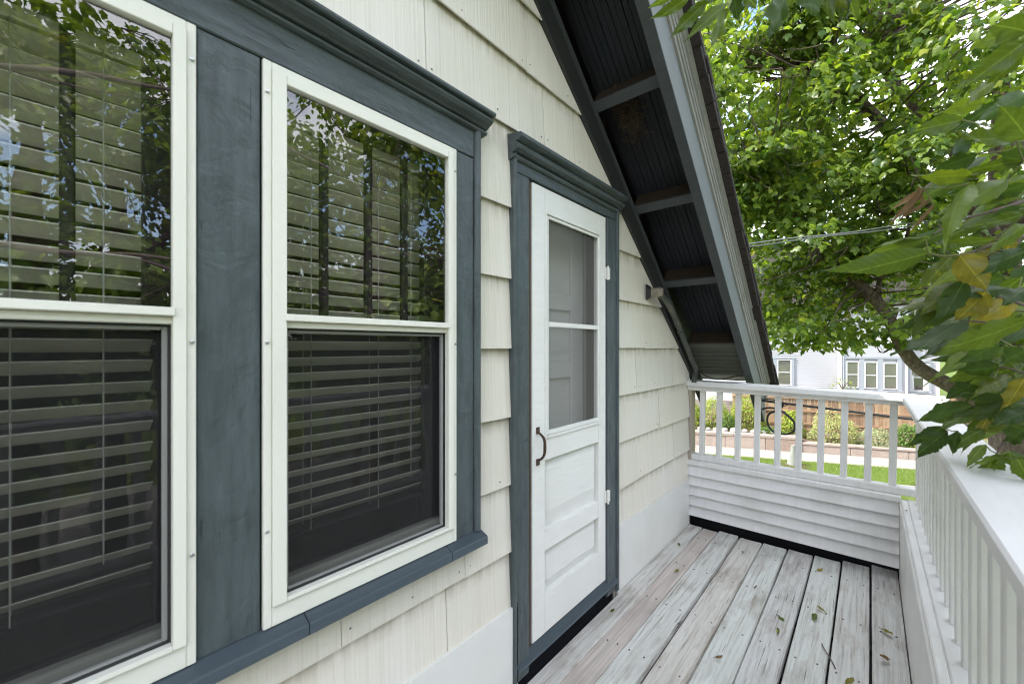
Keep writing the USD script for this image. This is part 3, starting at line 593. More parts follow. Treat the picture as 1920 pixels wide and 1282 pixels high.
# ---------------------------------------------------------------- blinds inside the windows
def blind(y0, y1, label, zbot):
    b = thing('window_blind', label, 'blind', group='white slatted blinds behind the windows')
    x0 = -.135
    obj('head_rail', bx(x0 - .03, x0 + .025, y0, y1, 1.95, 1.995, .004), SLAT, b)
    z = 1.93
    while z > zbot:
        h = .0262; ca, sa_ = math.cos(math.radians(tl := float(np.interp(z, [.86, 1.4, 1.93], [33, 27, 22])) + R.uniform(-1, 1))), math.sin(math.radians(tl))
        arc = np.linspace(-1, 1, 5)
        px = x0 + arc * h * ca; pz = z + arc * h * sa_ + .0028 * (1 - arc ** 2)
        V = np.vstack([np.stack([px, np.full(5, yy), pz + R.uniform(-.0012, .0012)], 1) for yy in (y0, y1)])
        V = np.vstack([V, V - np.array([0, 0, .0022])])
        F = []
        for i in range(4):
            F += [(i, i + 5, i + 6), (i, i + 6, i + 1), (10 + i, 11 + i, 16 + i), (10 + i, 16 + i, 15 + i)]
        for a, c in ((0, 5), (4, 9)):
            F += [(a, c, c + 10), (a, c + 10, a + 10)]
        obj('slat', (V, np.array(F)), SLAT, b); z -= .0443
    obj('bottom_rail', bx(x0 - .025, x0 + .02, y0, y1, zbot - .03, zbot - .018, .004), SASH, b)
    for f in (.22, .62):
        yy = y0 + (y1 - y0) * f
        for dx in (.027, -.027):
            obj('ladder_cord', tube([(x0 + dx, yy, 1.95), (x0 + dx, yy, zbot - .02)], .0011, 5), CORD, b)
    obj('pull_cord', tube([(x0 + .032, y0 + (y1 - y0) * .85, 1.95), (x0 + .032, y0 + (y1 - y0) * .85, zbot + .05)], .0014, 5), CORD, b)
    return b
blind(.385, .905, 'white slatted blind behind the window beside the door', .86)
blind(-.36, .165, 'white slatted blind behind the window at the left picture edge', .86)

# ---------------------------------------------------------------- deck and railings
DK = thing('deck', None, None, kind='structure')
ed = [(.028, .1225), (.1265, .228), (.2335, .358), (.3755, .508), (.5155, .648), (.6585, .789), (.7985, .930), (.9395, 1.066), (1.0765, 1.194)]
for i, (a, b) in enumerate(ed):
    yend = [3.250, 3.262, 3.285, 3.262, 3.275, 3.288, 3.302, 3.340, 3.395][i]
    n = 26
    ys = np.linspace(-2.2, yend, n)
    wl = np.cumsum(NR.normal(0, .0006, n)); wl -= np.linspace(wl[0], wl[-1], n)
    hz = (0.004 if i in (0,) else (-.006 if i == 1 else 0)) + NR.normal(0, .0012)
    cup = .0015
    V, F = [], []
    for j, yy in enumerate(ys):
        xs_ = [a + wl[j], a + wl[j] + .004, (a + b) / 2, b - .004 + wl[j], b + wl[j]]
        zs_ = [-.004, .0, -cup, .0, -.004]
        V += [(x, yy, z + hz) for x, z in zip(xs_, zs_)] + [(b + wl[j], yy, -.034 + hz), (a + wl[j], yy, -.034 + hz)]
    for j in range(n - 1):
        for k in range(7):
            p, q = j * 7 + k, j * 7 + (k + 1) % 7
            F += [(p, q, q + 7), (p, q + 7, p + 7)]
    for k in range(1, 6):
        F += [(0, k + 1, k), ((n - 1) * 7, (n - 1) * 7 + k, (n - 1) * 7 + k + 1)]
    obj('plank', (np.array(V), np.array(F)), DECKPINK if i == 1 else DECK, DK)
sc = []
for a, b in ed:
    for y in np.arange(-1.9, 3.2, .45):
        for xx in (a + .028, b - .028):
            c = trimesh.creation.cylinder(.0042, .002, sections=8); c.apply_translation((xx + R.uniform(-.004, .004), y + .02 + R.uniform(-.01, .01), .0004)); sc.append(c)
obj('screw', cat_(sc), NAIL, DK, kind='stuff')
obj('membrane', pbox(-.02, 1.22, -2.2, 3.40, -.075, -.06), MEMBRANE, DK)
obj('joist', cat_([pbox(.0, 1.2, y, y + .04, -.06, -.0385) for y in np.arange(-2, 3.2, .45)]), BLACK, DK)
obj('flashing', cat_([bx(-.04, 1.2, 3.405, 3.412, -.07, .2, .002), bx(1.198, 1.225, 3.302, 3.412, -.07, .2, .002), bx(-.045, -.005, 3.30, 3.404, -.07, .2, .002)]), MEMBRANE, DK)
obj('rim_joist', cat_([pbox(1.2, 1.3, -2.2, 3.4, -.35, -.08), pbox(-.0, 1.3, 3.32, 3.4, -.35, -.08), pbox(0, 1.3, -2.2, -2.1, -.35, -.08)]), WHITE_RAIL, DK)
for px, py in ((1.22, 3.32), (1.22, -2.1)):
    obj('post', pbox(px - .05, px + .05, py - .05, py + .05, -3.05, -.35), WHITE_RAIL, DK)

def tilt_z(mesh, k=.017):
    v = mesh.vertices.copy(); v[:, 2] -= k * np.clip(v[:, 0], 0, None); return trimesh.Trimesh(v, mesh.faces, process=False)
E = thing('end_railing', 'white wooden railing across the far end of the porch, square balusters above clapboards', 'railing')
zl = [.065, .145, .222, .296, .368, .447]
for i in range(5):
    z0, z1 = zl[i], zl[i + 1] + .012
    m = bx(.006, 1.197, 0, .011, 0, z1 - z0, .0015); v = m.vertices
    v[:, 1] += 3.268 + .029 * v[:, 2] / .08; v[:, 2] += z0 + NR.normal(0, .001)
    obj('clapboard', m, WHITE_RAIL, E)
obj('ledge', bx(.004, 1.205, 3.272, 3.318, .448, .483, .004), WHITE_RAIL, E)
obj('bottom_rail', bx(.0, 1.32, 3.305, 3.372, .484, .528, .004), WHITE_RAIL, E)
obj('backing', pbox(.0, 1.22, 3.319, 3.34, .09, .447), WHITE_RAIL, E)
cx = [.097, .215, .341, .463, .586, .706, .825, .942, 1.057, 1.169]
for i, c in enumerate(cx):
    m = bx(-.0175, .0175, -.0175, .0175, 0, .502, .0025); v = m.vertices; v[:, 0] += c + .008 * (v[:, 2] / .5); v[:, 1] += 3.338 + NR.normal(0, .001); v[:, 2] += .526
    obj('baluster', m, WHITE_RAIL, E)
obj('top_rail', tilt_z(bx(.012, 1.25, 3.283, 3.36, 1.018, 1.0535, .003), .008), WHITE_RAIL, E)
obj('cap', tilt_z(bx(.004, 1.395, 3.243, 3.385, 1.055, 1.093, .005), .017), WHITE_RAIL, E)

SR = thing('side_railing', 'white wooden railing with wide flat cap along the open right side of the porch', 'railing')
obj('kneewall_board', bx(1.198, 1.212, -2.2, 3.30, -.03, .447, .002), WHITE_RAIL, SR)
obj('outer_board', bx(1.30, 1.315, -2.2, 3.36, -.4, .45, .002), WHITE_RAIL, SR)
obj('ledge', bx(1.205, 1.231, -2.2, 3.27, .448, .470, .004), WHITE_RAIL, SR)
obj('bottom_rail', bx(1.2325, 1.318, -2.2, 3.304, .449, .466, .004), WHITE_RAIL, SR)
y = 3.215
while y > -2.1:
    obj('baluster', bx(1.262, 1.297, y - .0175, y + .0175, .466, 1.036, .0025), WHITE_RAIL, SR); y -= .1175
obj('top_rail', bx(1.252, 1.305, -2.2, 3.282, 1.0, 1.036, .003), WHITE_RAIL, SR)
obj('cap', bx(1.207, 1.330, -2.2, 3.242, 1.037, 1.071, .005), WHITE_RAIL, SR)
# ---------------------------------------------------------------- conduit, nest, cables
C = thing('conduit', 'dusty metal entrance box and dark pipe running down along the rake trim', 'conduit')
obj('collar', tube([(.012, 2.490, 1.690), (.022, 2.495, 1.690), (.040, 2.502, 1.690)], [.052, .046, .034], 14), GASKET, C, smooth=40)
bm = bx(-.036, .036, -.026, .026, -.027, .027, .007); bm.apply_transform(trimesh.transformations.rotation_matrix(.3, [1, 0, 0])); bm.apply_translation((.066, 2.505, 1.686))
obj('box', bm, BOXGREY, C)
lid = tube([(.098, 2.508, 1.685), (.112, 2.512, 1.684)], [.027, .025], 8); obj('lid', lid, BOXGREY, C, smooth=40)
pp = smoothpath([(.085, 2.525, 1.672), (.086, 2.60, 1.655), (.082, 2.714, 1.605), (.075, 2.836, 1.535), (.068, 3.0, 1.415), (.066, 3.126, 1.315), (.066, 3.24, 1.222), (.067, 3.285, 1.175), (.068, 3.265, 1.13), (.068, 3.245, 1.08)], 44)
obj('pipe', tube(pp, .0185, 12), PIPE, C, smooth=60)
for f in (17, 20):
    d = pp[f + 1] - pp[f - 1]; d /= np.linalg.norm(d)
    obj('clamp', tube([pp[f] - d * .008, pp[f] - d * .003, pp[f] + d * .003, pp[f] + d * .008], [.021, .0245, .0245, .021], 12), PIPE, C, smooth=50)
obj('thin_cable', tube(smoothpath([(.075, 3.28, 1.20), (.13, 3.40, 1.115), (.2, 3.44, 1.10), (.29, 3.42, 1.125), (.36, 3.40, 1.135)], 20), .004, 6), CABLE, C)

nst = thing('bird_nest', 'ragged brown nest of dry stems stuck under the dark eave boards', 'nest', (.12, 1.95, 2.57))
stems = []
for i in range(170):
    c = np.array([R.gauss(.02, .035), R.gauss(.01, .05), 0]); c[2] = -c[1] * K40 + R.uniform(-.055, .0)
    d = np.array([R.gauss(0, 1), R.gauss(0, 1), R.gauss(0, .7)]); d /= np.linalg.norm(d); l = R.uniform(.015, .045)
    m_ = c + np.array([R.gauss(0, .006) for _ in range(3)])
    stems.append(tube([c - d * l, m_, c + d * l], [.0012, .0016, .001], 4))
obj('stems', cat_(stems), NEST, nst)

SC = thing('service_cable', 'black service cable with a drip loop hooked to the tail of the barge board', 'cable')
a0 = np.array([.445, 3.72, .925])
obj('cable', tube(smoothpath([(.43, 3.715, .93), (.50, 3.70, .928), (.62, 3.72, .918), (.83, 3.74, .905), (1.3, 3.78, .872), (1.70, 3.72, .868), (2.6, 3.4, .92), (5.0, 2.6, 1.15), (9.3, 1.0, 1.9)], 60), .0085, 8), CABLE, SC)
obj('drip_loop', tube(smoothpath([(.57, 3.71, .918), (.525, 3.71, .86), (.480, 3.71, .83), (.470, 3.71, .76), (.50, 3.71, .705), (.56, 3.72, .685), (.625, 3.72, .705), (.645, 3.72, .765), (.60, 3.72, .83), (.555, 3.72, .862), (.43, 3.71, .862)], 60), .0075, 8), CABLE, SC)
obj('hook', tube(smoothpath([(.43, 3.70, .945), (.50, 3.70, .945), (.56, 3.71, .932), (.60, 3.715, .915), (.57, 3.71, .90), (.52, 3.705, .915)], 20), .004, 6), CABLE, SC)
OW = thing('overhead_wire', 'twisted pair of grey overhead wires crossing in front of the maple', 'wire')
for k in range(2):
    p0, p1 = np.array([-12.0, -5.3, 1.9]), np.array([10.6, 19.6, 6.2])
    pts = []
    for t in np.linspace(0, 1, 120):
        p = p0 * (1 - t) + p1 * t; p[2] += -4.56 * t * (1 - t)
        ph = t * 60 * math.pi + k * math.pi
        pts.append(p + np.array([0.0, 0, .012 * math.sin(ph * .5) + (.035 if k else 0)]))
    obj('strand', tube(pts, .011, 6), WIRE, OW)
UP = thing('utility_pole', 'tall wooden pole carrying the overhead wires and the service cable beside the road', 'pole', (9.4, .9, -3.05))
obj('pole', tube([(0, 0, 0), (0, 0, 4), (0, 0, 9.2)], [.16, .14, .11], 12), BARK, UP)

# ---------------------------------------------------------------- leaves
def maple_leaf(size, fold, droop, seed):
    """five lobed palmate leaf, stem at the origin, blade along +y"""
    rr = random.Random(seed)
    out = [(.0, .0), (.18, -.05), (.34, .05), (.30, .17), (.52, .33), (.38, .40), (.46, .60), (.24, .58), (.20, .76), (.0, 1.0)]
    P = [(x, y) for x, y in out]; Q = [(-x * rr.uniform(.88, 1.1), y * rr.uniform(.93, 1.05)) for x, y in out[1:-1]]
    V = [(0, .42)] + P + Q[::-1]
    V = np.array([(x, y, 0.0) for x, y in V]) * size
    V[:, 2] = -fold * np.abs(V[:, 0]) * .6 - droop * (V[:, 1] ** 2) / size + NR.normal(0, .02 * size, len(V))
    V[0, 2] = 0
    n = len(V) - 1
    F = [(0, 1 + i, 1 + (i + 1) % n) for i in range(n)]
    return trimesh.Trimesh(V, np.array(F), process=False)

def oval_leaf(size, width, seed):
    rr = random.Random(seed)
    V = np.array([(0, 0, 0), (width * .8, .35, -.10), (width, .6, -.12), (0, 1, -.22), (-width, .6, -.12), (-width * .8, .35, -.10), (0, .5, .03)]) * size
    F = [(6, i, (i + 1) % 6) for i in range(6)]
    return trimesh.Trimesh(V, np.array(F), process=False)

def near_leaf(length, width, seed, kind):
    """large leaflet with a folded midrib, wavy edge, a few teeth and a drawn-out tip; object x is across, y along"""
    rr = random.Random(seed); n = 22
    t = np.linspace(0, 1, n)
    prof = np.sin(np.pi * np.clip(t / .92, 0, 1) ** .72) ** .9 * (1 - .25 * t)
    prof = np.where(t > .80, prof * (1 - (t - .80) / .2) ** .6 + .03 * (1 - t) / .2, prof); prof[-1] = 0.0; prof[0] = .02
    teeth = np.zeros(n)
    for k in range(6, n - 3, 2): teeth[k] = rr.uniform(.05, .17)
    lob = [rr.uniform(.0, .3), rr.uniform(.0, .3)]; lt = [rr.uniform(.45, .62), rr.uniform(.45, .62)]
    curl = rr.uniform(-.15, .75) if kind != 'b' else 1.2
    fold = rr.uniform(.15, .45) if kind != 'b' else 1.4
    wav = rr.uniform(.05, .13); ph = rr.uniform(0, 6); side = rr.uniform(-.12, .12)
    V, F = [], []
    us = np.array([-1, -.62, -.28, 0, .28, .62, 1])
    for i in range(n):
        for u in us:
            s = 0 if u < 0 else 1
            w = width * .5 * (prof[i] * (1 + teeth[i]) + lob[s] * math.exp(-((t[i] - lt[s]) / .05) ** 2))
            x = u * w; y = t[i] * length
            z = -fold * abs(u) ** 1.3 * w * .8 - curl * length * t[i] ** 2 * .5 + wav * width * math.sin(ph + t[i] * 16 + u * 2.5) * abs(u)
            V.append((x + side * length * t[i] ** 2, y, z))
    m = len(us)
    for i in range(n - 1):
        for j in range(m - 1):
            a = i * m + j; F += [(a, a + 1, a + m + 1), (a, a + m + 1, a + m)]
    return trimesh.Trimesh(np.array(V), np.array(F), process=False)

def frame(base, tip, roll, rr):
    y = np.array(tip) - np.array(base); L = np.linalg.norm(y); y /= L
    up = np.array([0, 0, 1.0]) if abs(y[2]) < .93 else np.array([-.7, -.7, 0.2])
    x = np.cross(y, up); x /= np.linalg.norm(x); z = np.cross(x, y)
    c, s = math.cos(roll), math.sin(roll)
    x, z = c * x + s * z, -s * x + c * z
    return L, np.stack([x, y, z], 1)

def placed_leaf(name, mesh, mat, base, Rm, parent, label=None):
    p = numbered(parent, name)
    m = usdkit.mesh(stage, p, mesh, mat, smooth=True)
    T = Gf.Matrix4d(*[float(v) for v in np.vstack([np.hstack([Rm.T, np.zeros((3, 1))]), [*map(float, base), 1.0]]).ravel()])
    m.AddTransformOp().Set(T)
    if label: keys(m.GetPrim(), label=label)
    return p

LEAVES = [(1.251, 0.986, 1.828, 1.221, 0.995, 1.862, 0.0418, 'g'), (1.254, 1.024, 1.857, 1.188, 1.022, 1.847, 0.0282, 'g'), (1.244, 0.96, 1.802, 1.177, 0.957, 1.758, 0.0358, 'g'),
(1.253, 1.009, 1.808, 1.206, 0.995, 1.761, 0.0256, 'g'), (1.254, 1.005, 1.671, 1.228, 0.988, 1.732, 0.0482, 'g'), (1.293, 1.21, 1.821, 1.235, 1.088, 1.761, 0.0389, 'd'),
(1.257, 1.089, 1.706, 1.165, 0.98, 1.682, 0.0335, 'g'), (1.281, 1.166, 1.686, 1.24, 1.146, 1.699, 0.0326, 'd'), (1.209, 1.129, 1.667, 1.129, 1.05, 1.659, 0.0323, 'g'),
(1.275, 1.147, 1.68, 1.19, 1.153, 1.69, 0.0249, 'g'), (1.203, 1.084, 1.639, 1.144, 0.975, 1.543, 0.0429, 'g'), (1.265, 1.193, 1.665, 1.174, 1.052, 1.587, 0.0413, 'g'),
(1.156, 1.141, 1.563, 1.079, 1.02, 1.567, 0.0311, 'g'), (1.15, 1.104, 1.554, 1.029, 1.085, 1.526, 0.0269, 'g'), (1.148, 1.033, 1.516, 1.04, 0.92, 1.472, 0.0441, 'g'),
(1.162, 1.219, 1.573, 1.097, 1.198, 1.546, 0.0239, 'd'), (1.268, 1.089, 1.574, 1.216, 1.129, 1.562, 0.0272, 'g'), (1.292, 1.229, 1.613, 1.225, 1.201, 1.59, 0.0283, 'd'),
(1.252, 1.203, 1.555, 1.18, 1.227, 1.561, 0.0207, 'g'), (1.298, 1.268, 1.669, 1.253, 1.294, 1.658, 0.0352, 'd'), (1.281, 1.159, 1.569, 1.241, 1.08, 1.528, 0.028, 'g'),
(1.263, 1.062, 1.507, 1.222, 0.992, 1.483, 0.0335, 'd'), (1.195, 1.123, 1.521, 1.229, 1.115, 1.45, 0.0505, 'y'), (1.207, 1.169, 1.477, 1.174, 1.173, 1.397, 0.0415, 'd'),
(1.245, 1.239, 1.46, 1.206, 1.264, 1.406, 0.0501, 'y'), (1.211, 1.253, 1.483, 1.15, 1.188, 1.424, 0.0468, 'm'), (1.29, 1.295, 1.444, 1.234, 1.234, 1.402, 0.0425, 'y'),
(1.214, 1.282, 1.427, 1.129, 1.222, 1.392, 0.0342, 'd'), (1.21, 1.219, 1.404, 1.122, 1.074, 1.328, 0.0595, 'd'), (1.239, 1.365, 1.427, 1.165, 1.212, 1.361, 0.042, 'g'),
(1.279, 1.149, 1.397, 1.166, 1.095, 1.328, 0.0485, 'g'), (1.264, 1.257, 1.355, 1.213, 1.286, 1.318, 0.0348, 'd'), (1.297, 1.251, 1.345, 1.272, 1.254, 1.316, 0.0456, 'd'),
(1.293, 1.228, 1.461, 1.261, 1.167, 1.438, 0.0373, 'd'), (1.306, 1.328, 1.493, 1.276, 1.392, 1.457, 0.029, 'g'), (1.325, 1.399, 1.35, 1.26, 1.402, 1.332, 0.035, 'm'),
(1.272, 1.457, 1.274, 1.204, 1.447, 1.223, 0.0418, 'd'), (1.281, 1.434, 1.305, 1.195, 1.354, 1.281, 0.0394, 'g'), (1.283, 1.38, 1.306, 1.224, 1.374, 1.287, 0.0466, 'd'),
(1.274, 1.376, 1.282, 1.242, 1.412, 1.269, 0.0262, 'g'), (1.302, 1.476, 1.244, 1.266, 1.489, 1.18, 0.0615, 'd'), (1.254, 1.461, 1.21, 1.157, 1.473, 1.167, 0.0518, 'd'),
(1.261, 1.47, 1.195, 1.192, 1.415, 1.166, 0.0389, 'g'), (1.211, 1.48, 1.15, 1.138, 1.479, 1.098, 0.0317, 'd'), (1.211, 1.44, 1.148, 1.159, 1.471, 1.072, 0.0415, 'd'),
(1.232, 1.469, 1.145, 1.215, 1.431, 1.099, 0.0311, 'd'), (1.278, 1.47, 1.161, 1.225, 1.394, 1.13, 0.0305, 'g'), (1.266, 1.407, 1.129, 1.232, 1.356, 1.092, 0.0222, 'g'),
(1.283, 1.414, 1.106, 1.264, 1.467, 1.043, 0.0477, 'g'), (1.279, 1.384, 1.113, 1.238, 1.306, 1.103, 0.0286, 'g'), (1.304, 1.422, 1.118, 1.309, 1.413, 1.082, 0.042, 'g'),
(1.289, 1.379, 1.115, 1.262, 1.328, 1.105, 0.0256, 'g'), (1.315, 1.358, 1.285, 1.299, 1.394, 1.219, 0.0334, 'y'), (1.328, 1.415, 1.21, 1.277, 1.368, 1.182, 0.0373, 'd'),
(1.312, 1.327, 1.186, 1.294, 1.402, 1.131, 0.0401, 'd'), (1.277, 1.454, 1.182, 1.263, 1.472, 1.143, 0.0203, 'y'), (1.302, 1.518, 1.299, 1.303, 1.454, 1.262, 0.0381, 'g'),
(1.313, 1.417, 1.303, 1.294, 1.46, 1.288, 0.028, 'g'), (1.298, 1.319, 1.12, 1.326, 1.384, 1.066, 0.037, 'g'), (0.793, 0.865, 2.059, 0.727, 0.825, 2.011, 0.0242, 'g'),
(0.775, 0.851, 2.069, 0.704, 0.865, 2.082, 0.0154, 'g'), (0.826, 0.864, 2.029, 0.758, 0.815, 1.955, 0.0276, 'g'), (0.853, 0.898, 2.032, 0.783, 0.868, 1.973, 0.0332, 'g'),
(0.856, 0.899, 2.021, 0.833, 0.854, 1.919, 0.0311, 'g'), (0.86, 0.93, 2.07, 0.858, 0.969, 2.032, 0.037, 'd'), (0.948, 0.927, 2.014, 0.934, 0.892, 1.921, 0.0485, 'd'),
(0.971, 0.996, 2.069, 0.99, 0.973, 1.987, 0.0425, 'd'), (0.809, 0.933, 2.094, 0.759, 0.974, 2.089, 0.0228, 'g'), (0.869, 0.976, 2.097, 0.89, 0.995, 2.064, 0.033, 'g'),
(1.014, 1.012, 2.065, 1.046, 1.022, 2.015, 0.0373, 'g'), (0.843, 0.894, 2.063, 0.812, 0.863, 2.032, 0.0261, 'g'), (1.154, 1.149, 1.663, 1.087, 1.135, 1.622, 0.0166, 'b'),
(1.146, 1.119, 1.653, 1.1, 1.135, 1.593, 0.0187, 'b'), (1.15, 1.131, 1.659, 1.117, 1.123, 1.604, 0.0164, 'b'), (1.141, 1.131, 1.666, 1.139, 1.165, 1.639, 0.0145, 'b'),
(1.16, 1.132, 1.636, 1.13, 1.149, 1.599, 0.0166, 'b'), (1.163, 1.13, 1.622, 1.141, 1.127, 1.577, 0.0145, 'b'), (1.257, 1.184, 1.548, 1.216, 1.169, 1.517, 0.0217, 'y'),
(1.263, 1.164, 1.547, 1.274, 1.256, 1.54, 0.0197, 'y'), (1.266, 1.239, 1.624, 1.234, 1.222, 1.611, 0.0145, 'b'), (1.207, 1.26, 1.473, 1.102, 1.209, 1.417, 0.0359, 'm'),
(1.358, 1.515, 1.188, 1.257, 1.472, 1.152, 0.0499, 'm'), (1.319, 1.311, 1.68, 1.226, 1.286, 1.636, 0.0379, 'g'), (1.227, 1.522, 1.581, 1.165, 1.51, 1.496, 0.041, 'm'),
(1.336, 1.489, 1.217, 1.222, 1.426, 1.184, 0.0354, 'd'), (1.318, 1.532, 1.244, 1.229, 1.497, 1.092, 0.0393, 'g'), (1.298, 1.43, 1.508, 1.233, 1.438, 1.475, 0.0469, 'd'),
(1.395, 1.688, 1.217, 1.301, 1.621, 1.164, 0.0463, 'd'), (1.428, 1.807, 1.785, 1.352, 1.789, 1.715, 0.0358, 'g'), (1.263, 1.369, 1.699, 1.196, 1.32, 1.689, 0.0319, 'd'),
(1.267, 1.66, 1.794, 1.174, 1.652, 1.791, 0.0463, 'd'), (1.299, 1.573, 1.381, 1.192, 1.459, 1.263, 0.0391, 'g'), (1.35, 1.483, 1.348, 1.276, 1.447, 1.304, 0.0318, 'g'),
(1.314, 1.507, 1.435, 1.238, 1.387, 1.395, 0.0307, 'm'), (1.236, 1.622, 1.667, 1.147, 1.548, 1.623, 0.0366, 'd'), (1.301, 1.499, 1.989, 1.236, 1.43, 1.926, 0.0292, 'm'),
(1.345, 1.766, 1.713, 1.217, 1.694, 1.694, 0.0545, 'm'), (1.34, 1.752, 1.334, 1.21, 1.67, 1.312, 0.0407, 'd'), (1.28, 1.291, 1.629, 1.175, 1.182, 1.563, 0.0259, 'g'),
(1.314, 1.502, 1.438, 1.207, 1.441, 1.413, 0.0395, 'd'), (1.349, 1.483, 1.221, 1.277, 1.469, 1.187, 0.0377, 'd'), (1.416, 1.784, 1.578, 1.298, 1.614, 1.457, 0.052, 'd'),
(1.43, 1.831, 1.346, 1.314, 1.698, 1.192, 0.0328, 'd'), (1.22, 1.326, 1.386, 1.162, 1.253, 1.319, 0.0464, 'd'), (1.355, 1.623, 1.309, 1.236, 1.49, 1.304, 0.0361, 'g'),
(1.238, 1.321, 1.792, 1.146, 1.196, 1.744, 0.04, 'd'), (1.276, 1.536, 1.57, 1.172, 1.437, 1.489, 0.0316, 'g'), (1.368, 1.658, 1.46, 1.28, 1.596, 1.345, 0.0358, 'g'),
(1.406, 1.712, 1.968, 1.335, 1.729, 1.977, 0.0515, 'g'), (1.404, 1.737, 1.191, 1.277, 1.646, 1.104, 0.0321, 'g'), (1.361, 1.624, 1.301, 1.266, 1.547, 1.193, 0.0334, 'g'),
(1.234, 1.252, 1.74, 1.172, 1.274, 1.738, 0.0408, 'd'), (1.343, 1.427, 1.343, 1.251, 1.293, 1.323, 0.0299, 'g'), (1.324, 1.588, 1.357, 1.21, 1.431, 1.344, 0.0334, 'd'),
(1.285, 1.616, 1.399, 1.197, 1.521, 1.343, 0.0533, 'g'), (1.337, 1.671, 2.005, 1.222, 1.639, 1.928, 0.0311, 'd'), (1.25, 1.646, 1.804, 1.139, 1.528, 1.73, 0.037, 'g'),
(1.314, 1.578, 1.451, 1.245, 1.529, 1.361, 0.0374, 'd'), (1.376, 1.67, 1.794, 1.251, 1.523, 1.672, 0.0487, 'g'), (1.352, 1.674, 1.333, 1.24, 1.588, 1.27, 0.0494, 'd'),
(1.213, 1.251, 1.818, 1.132, 1.231, 1.812, 0.0397, 'g'), (1.274, 1.442, 1.792, 1.187, 1.346, 1.733, 0.0272, 'd'), (1.32, 1.487, 1.243, 1.234, 1.326, 1.246, 0.045, 'd'),
(1.28, 1.627, 1.54, 1.179, 1.576, 1.433, 0.0509, 'd'), (1.288, 1.317, 1.473, 1.177, 1.168, 1.448, 0.0302, 'd'), (1.206, 1.307, 1.468, 1.144, 1.31, 1.394, 0.0297, 'd'),
(1.324, 1.426, 1.714, 1.215, 1.334, 1.681, 0.0316, 'm'), (1.287, 1.569, 1.97, 1.197, 1.481, 1.945, 0.042, 'g'), (1.34, 1.539, 1.329, 1.244, 1.419, 1.245, 0.0327, 'm'),
(1.284, 1.304, 1.646, 1.236, 1.304, 1.585, 0.0287, 'd'), (1.322, 1.593, 1.42, 1.233, 1.482, 1.396, 0.0445, 'g'), (1.307, 1.408, 1.287, 1.236, 1.326, 1.255, 0.0372, 'm'),
(1.405, 1.717, 1.422, 1.315, 1.623, 1.342, 0.0316, 'd'), (1.415, 1.752, 1.451, 1.304, 1.635, 1.305, 0.0487, 'g'), (1.334, 1.43, 1.582, 1.284, 1.402, 1.511, 0.028, 'd'),
(1.367, 1.614, 1.459, 1.297, 1.598, 1.417, 0.0403, 'g'), (1.19, 1.275, 1.47, 1.123, 1.196, 1.387, 0.0354, 'd'), (1.278, 1.297, 1.658, 1.212, 1.278, 1.662, 0.0278, 'm'),
(1.068, 1.099, 2.102, 1.001, 1.078, 2.063, 0.0259, 'd'), (0.961, 1.02, 2.085, 0.927, 1.072, 2.079, 0.0312, 'g'), (0.999, 1.08, 2.125, 1.005, 1.039, 1.999, 0.0243, 'g'),
(1.047, 1.094, 2.112, 1.027, 1.045, 2.012, 0.0271, 'd'), (1.032, 1.119, 2.122, 1.01, 1.051, 2.032, 0.0361, 'g'), (1.025, 1.094, 2.115, 1.048, 1.11, 2.03, 0.0342, 'g'),
(1.05, 1.117, 2.114, 0.999, 1.087, 2.063, 0.0299, 'g'), (0.99, 1.07, 2.116, 1.034, 1.047, 2.014, 0.0266, 'g')]
TWIGS= [[(1.336, 1.239, 1.542), (1.269, 1.194, 1.551), (1.222, 1.166, 1.532), (1.154, 1.121, 1.53)], [(1.343, 1.272, 1.663), (1.268, 1.219, 1.618), (1.219, 1.19, 1.602), (1.163, 1.141, 1.568)], [(1.325, 1.216, 1.729), (1.277, 1.161, 1.685), (1.234, 1.164, 1.684), (1.15, 1.117, 1.655)], [(1.301, 1.076, 1.854), (1.256, 1.023, 1.822)], [(1.368, 1.386, 1.427), (1.288, 1.29, 1.441), (1.25, 1.283, 1.463), (1.207, 1.232, 1.481)], [(1.35, 1.304, 1.381), (1.281, 1.178, 1.389), (1.208, 1.234, 1.404)], [(1.385, 1.467, 1.303), (1.324, 1.414, 1.292), (1.29, 1.424, 1.304), (1.268, 1.432, 1.275)], [(1.403, 1.549, 1.245), (1.315, 1.499, 1.214), (1.256, 1.487, 1.204), (1.21, 1.474, 1.149)], [(1.385, 1.467, 1.175), (1.328, 1.417, 1.181), (1.283, 1.404, 1.112)], [(1.127, 1.176, 2.242), (1.013, 1.037, 2.104), (0.947, 0.94, 2.029), (0.863, 0.92, 2.064), (0.788, 0.881, 2.074)]]

NT = thing('box_elder_tree', 'leafy tree whose near branches with large green and yellow leaves reach over the porch rail', 'tree')
obj('trunk', tube(smoothpath([(5.3, -3.0, -3.05), (5.2, -2.9, -1.2), (5.0, -2.6, .8), (4.6, -2.0, 2.4), (4.3, -1.5, 4.2), (4.0, -1.1, 6.0)], 30), np.linspace(.22, .04, 30), 14), BARK, NT, smooth=True)
BR = obj('branch', cat_([tube(smoothpath([(4.8, -2.2, 1.9), (3.6, -.7, 2.05), (2.8, .35, 1.95), (2.0, .9, 1.85), (1.45, 1.2, 1.64), (1.36, 1.24, 1.54)], 24), np.linspace(.035, .005, 24), 8),
                         tube(smoothpath([(4.4, -1.7, 3.4), (3.3, -.2, 3.2), (2.4, .7, 3.0), (1.7, 1.15, 2.55), (1.15, 1.18, 2.25)], 20), np.linspace(.03, .004, 20), 8),
                         tube(smoothpath([(2.8, .35, 1.95), (2.2, 1.0, 1.6), (1.6, 1.4, 1.32), (1.38, 1.45, 1.29)], 16), np.linspace(.02, .004, 16), 6)]), TWIGM, NT, smooth=True)
tw = []
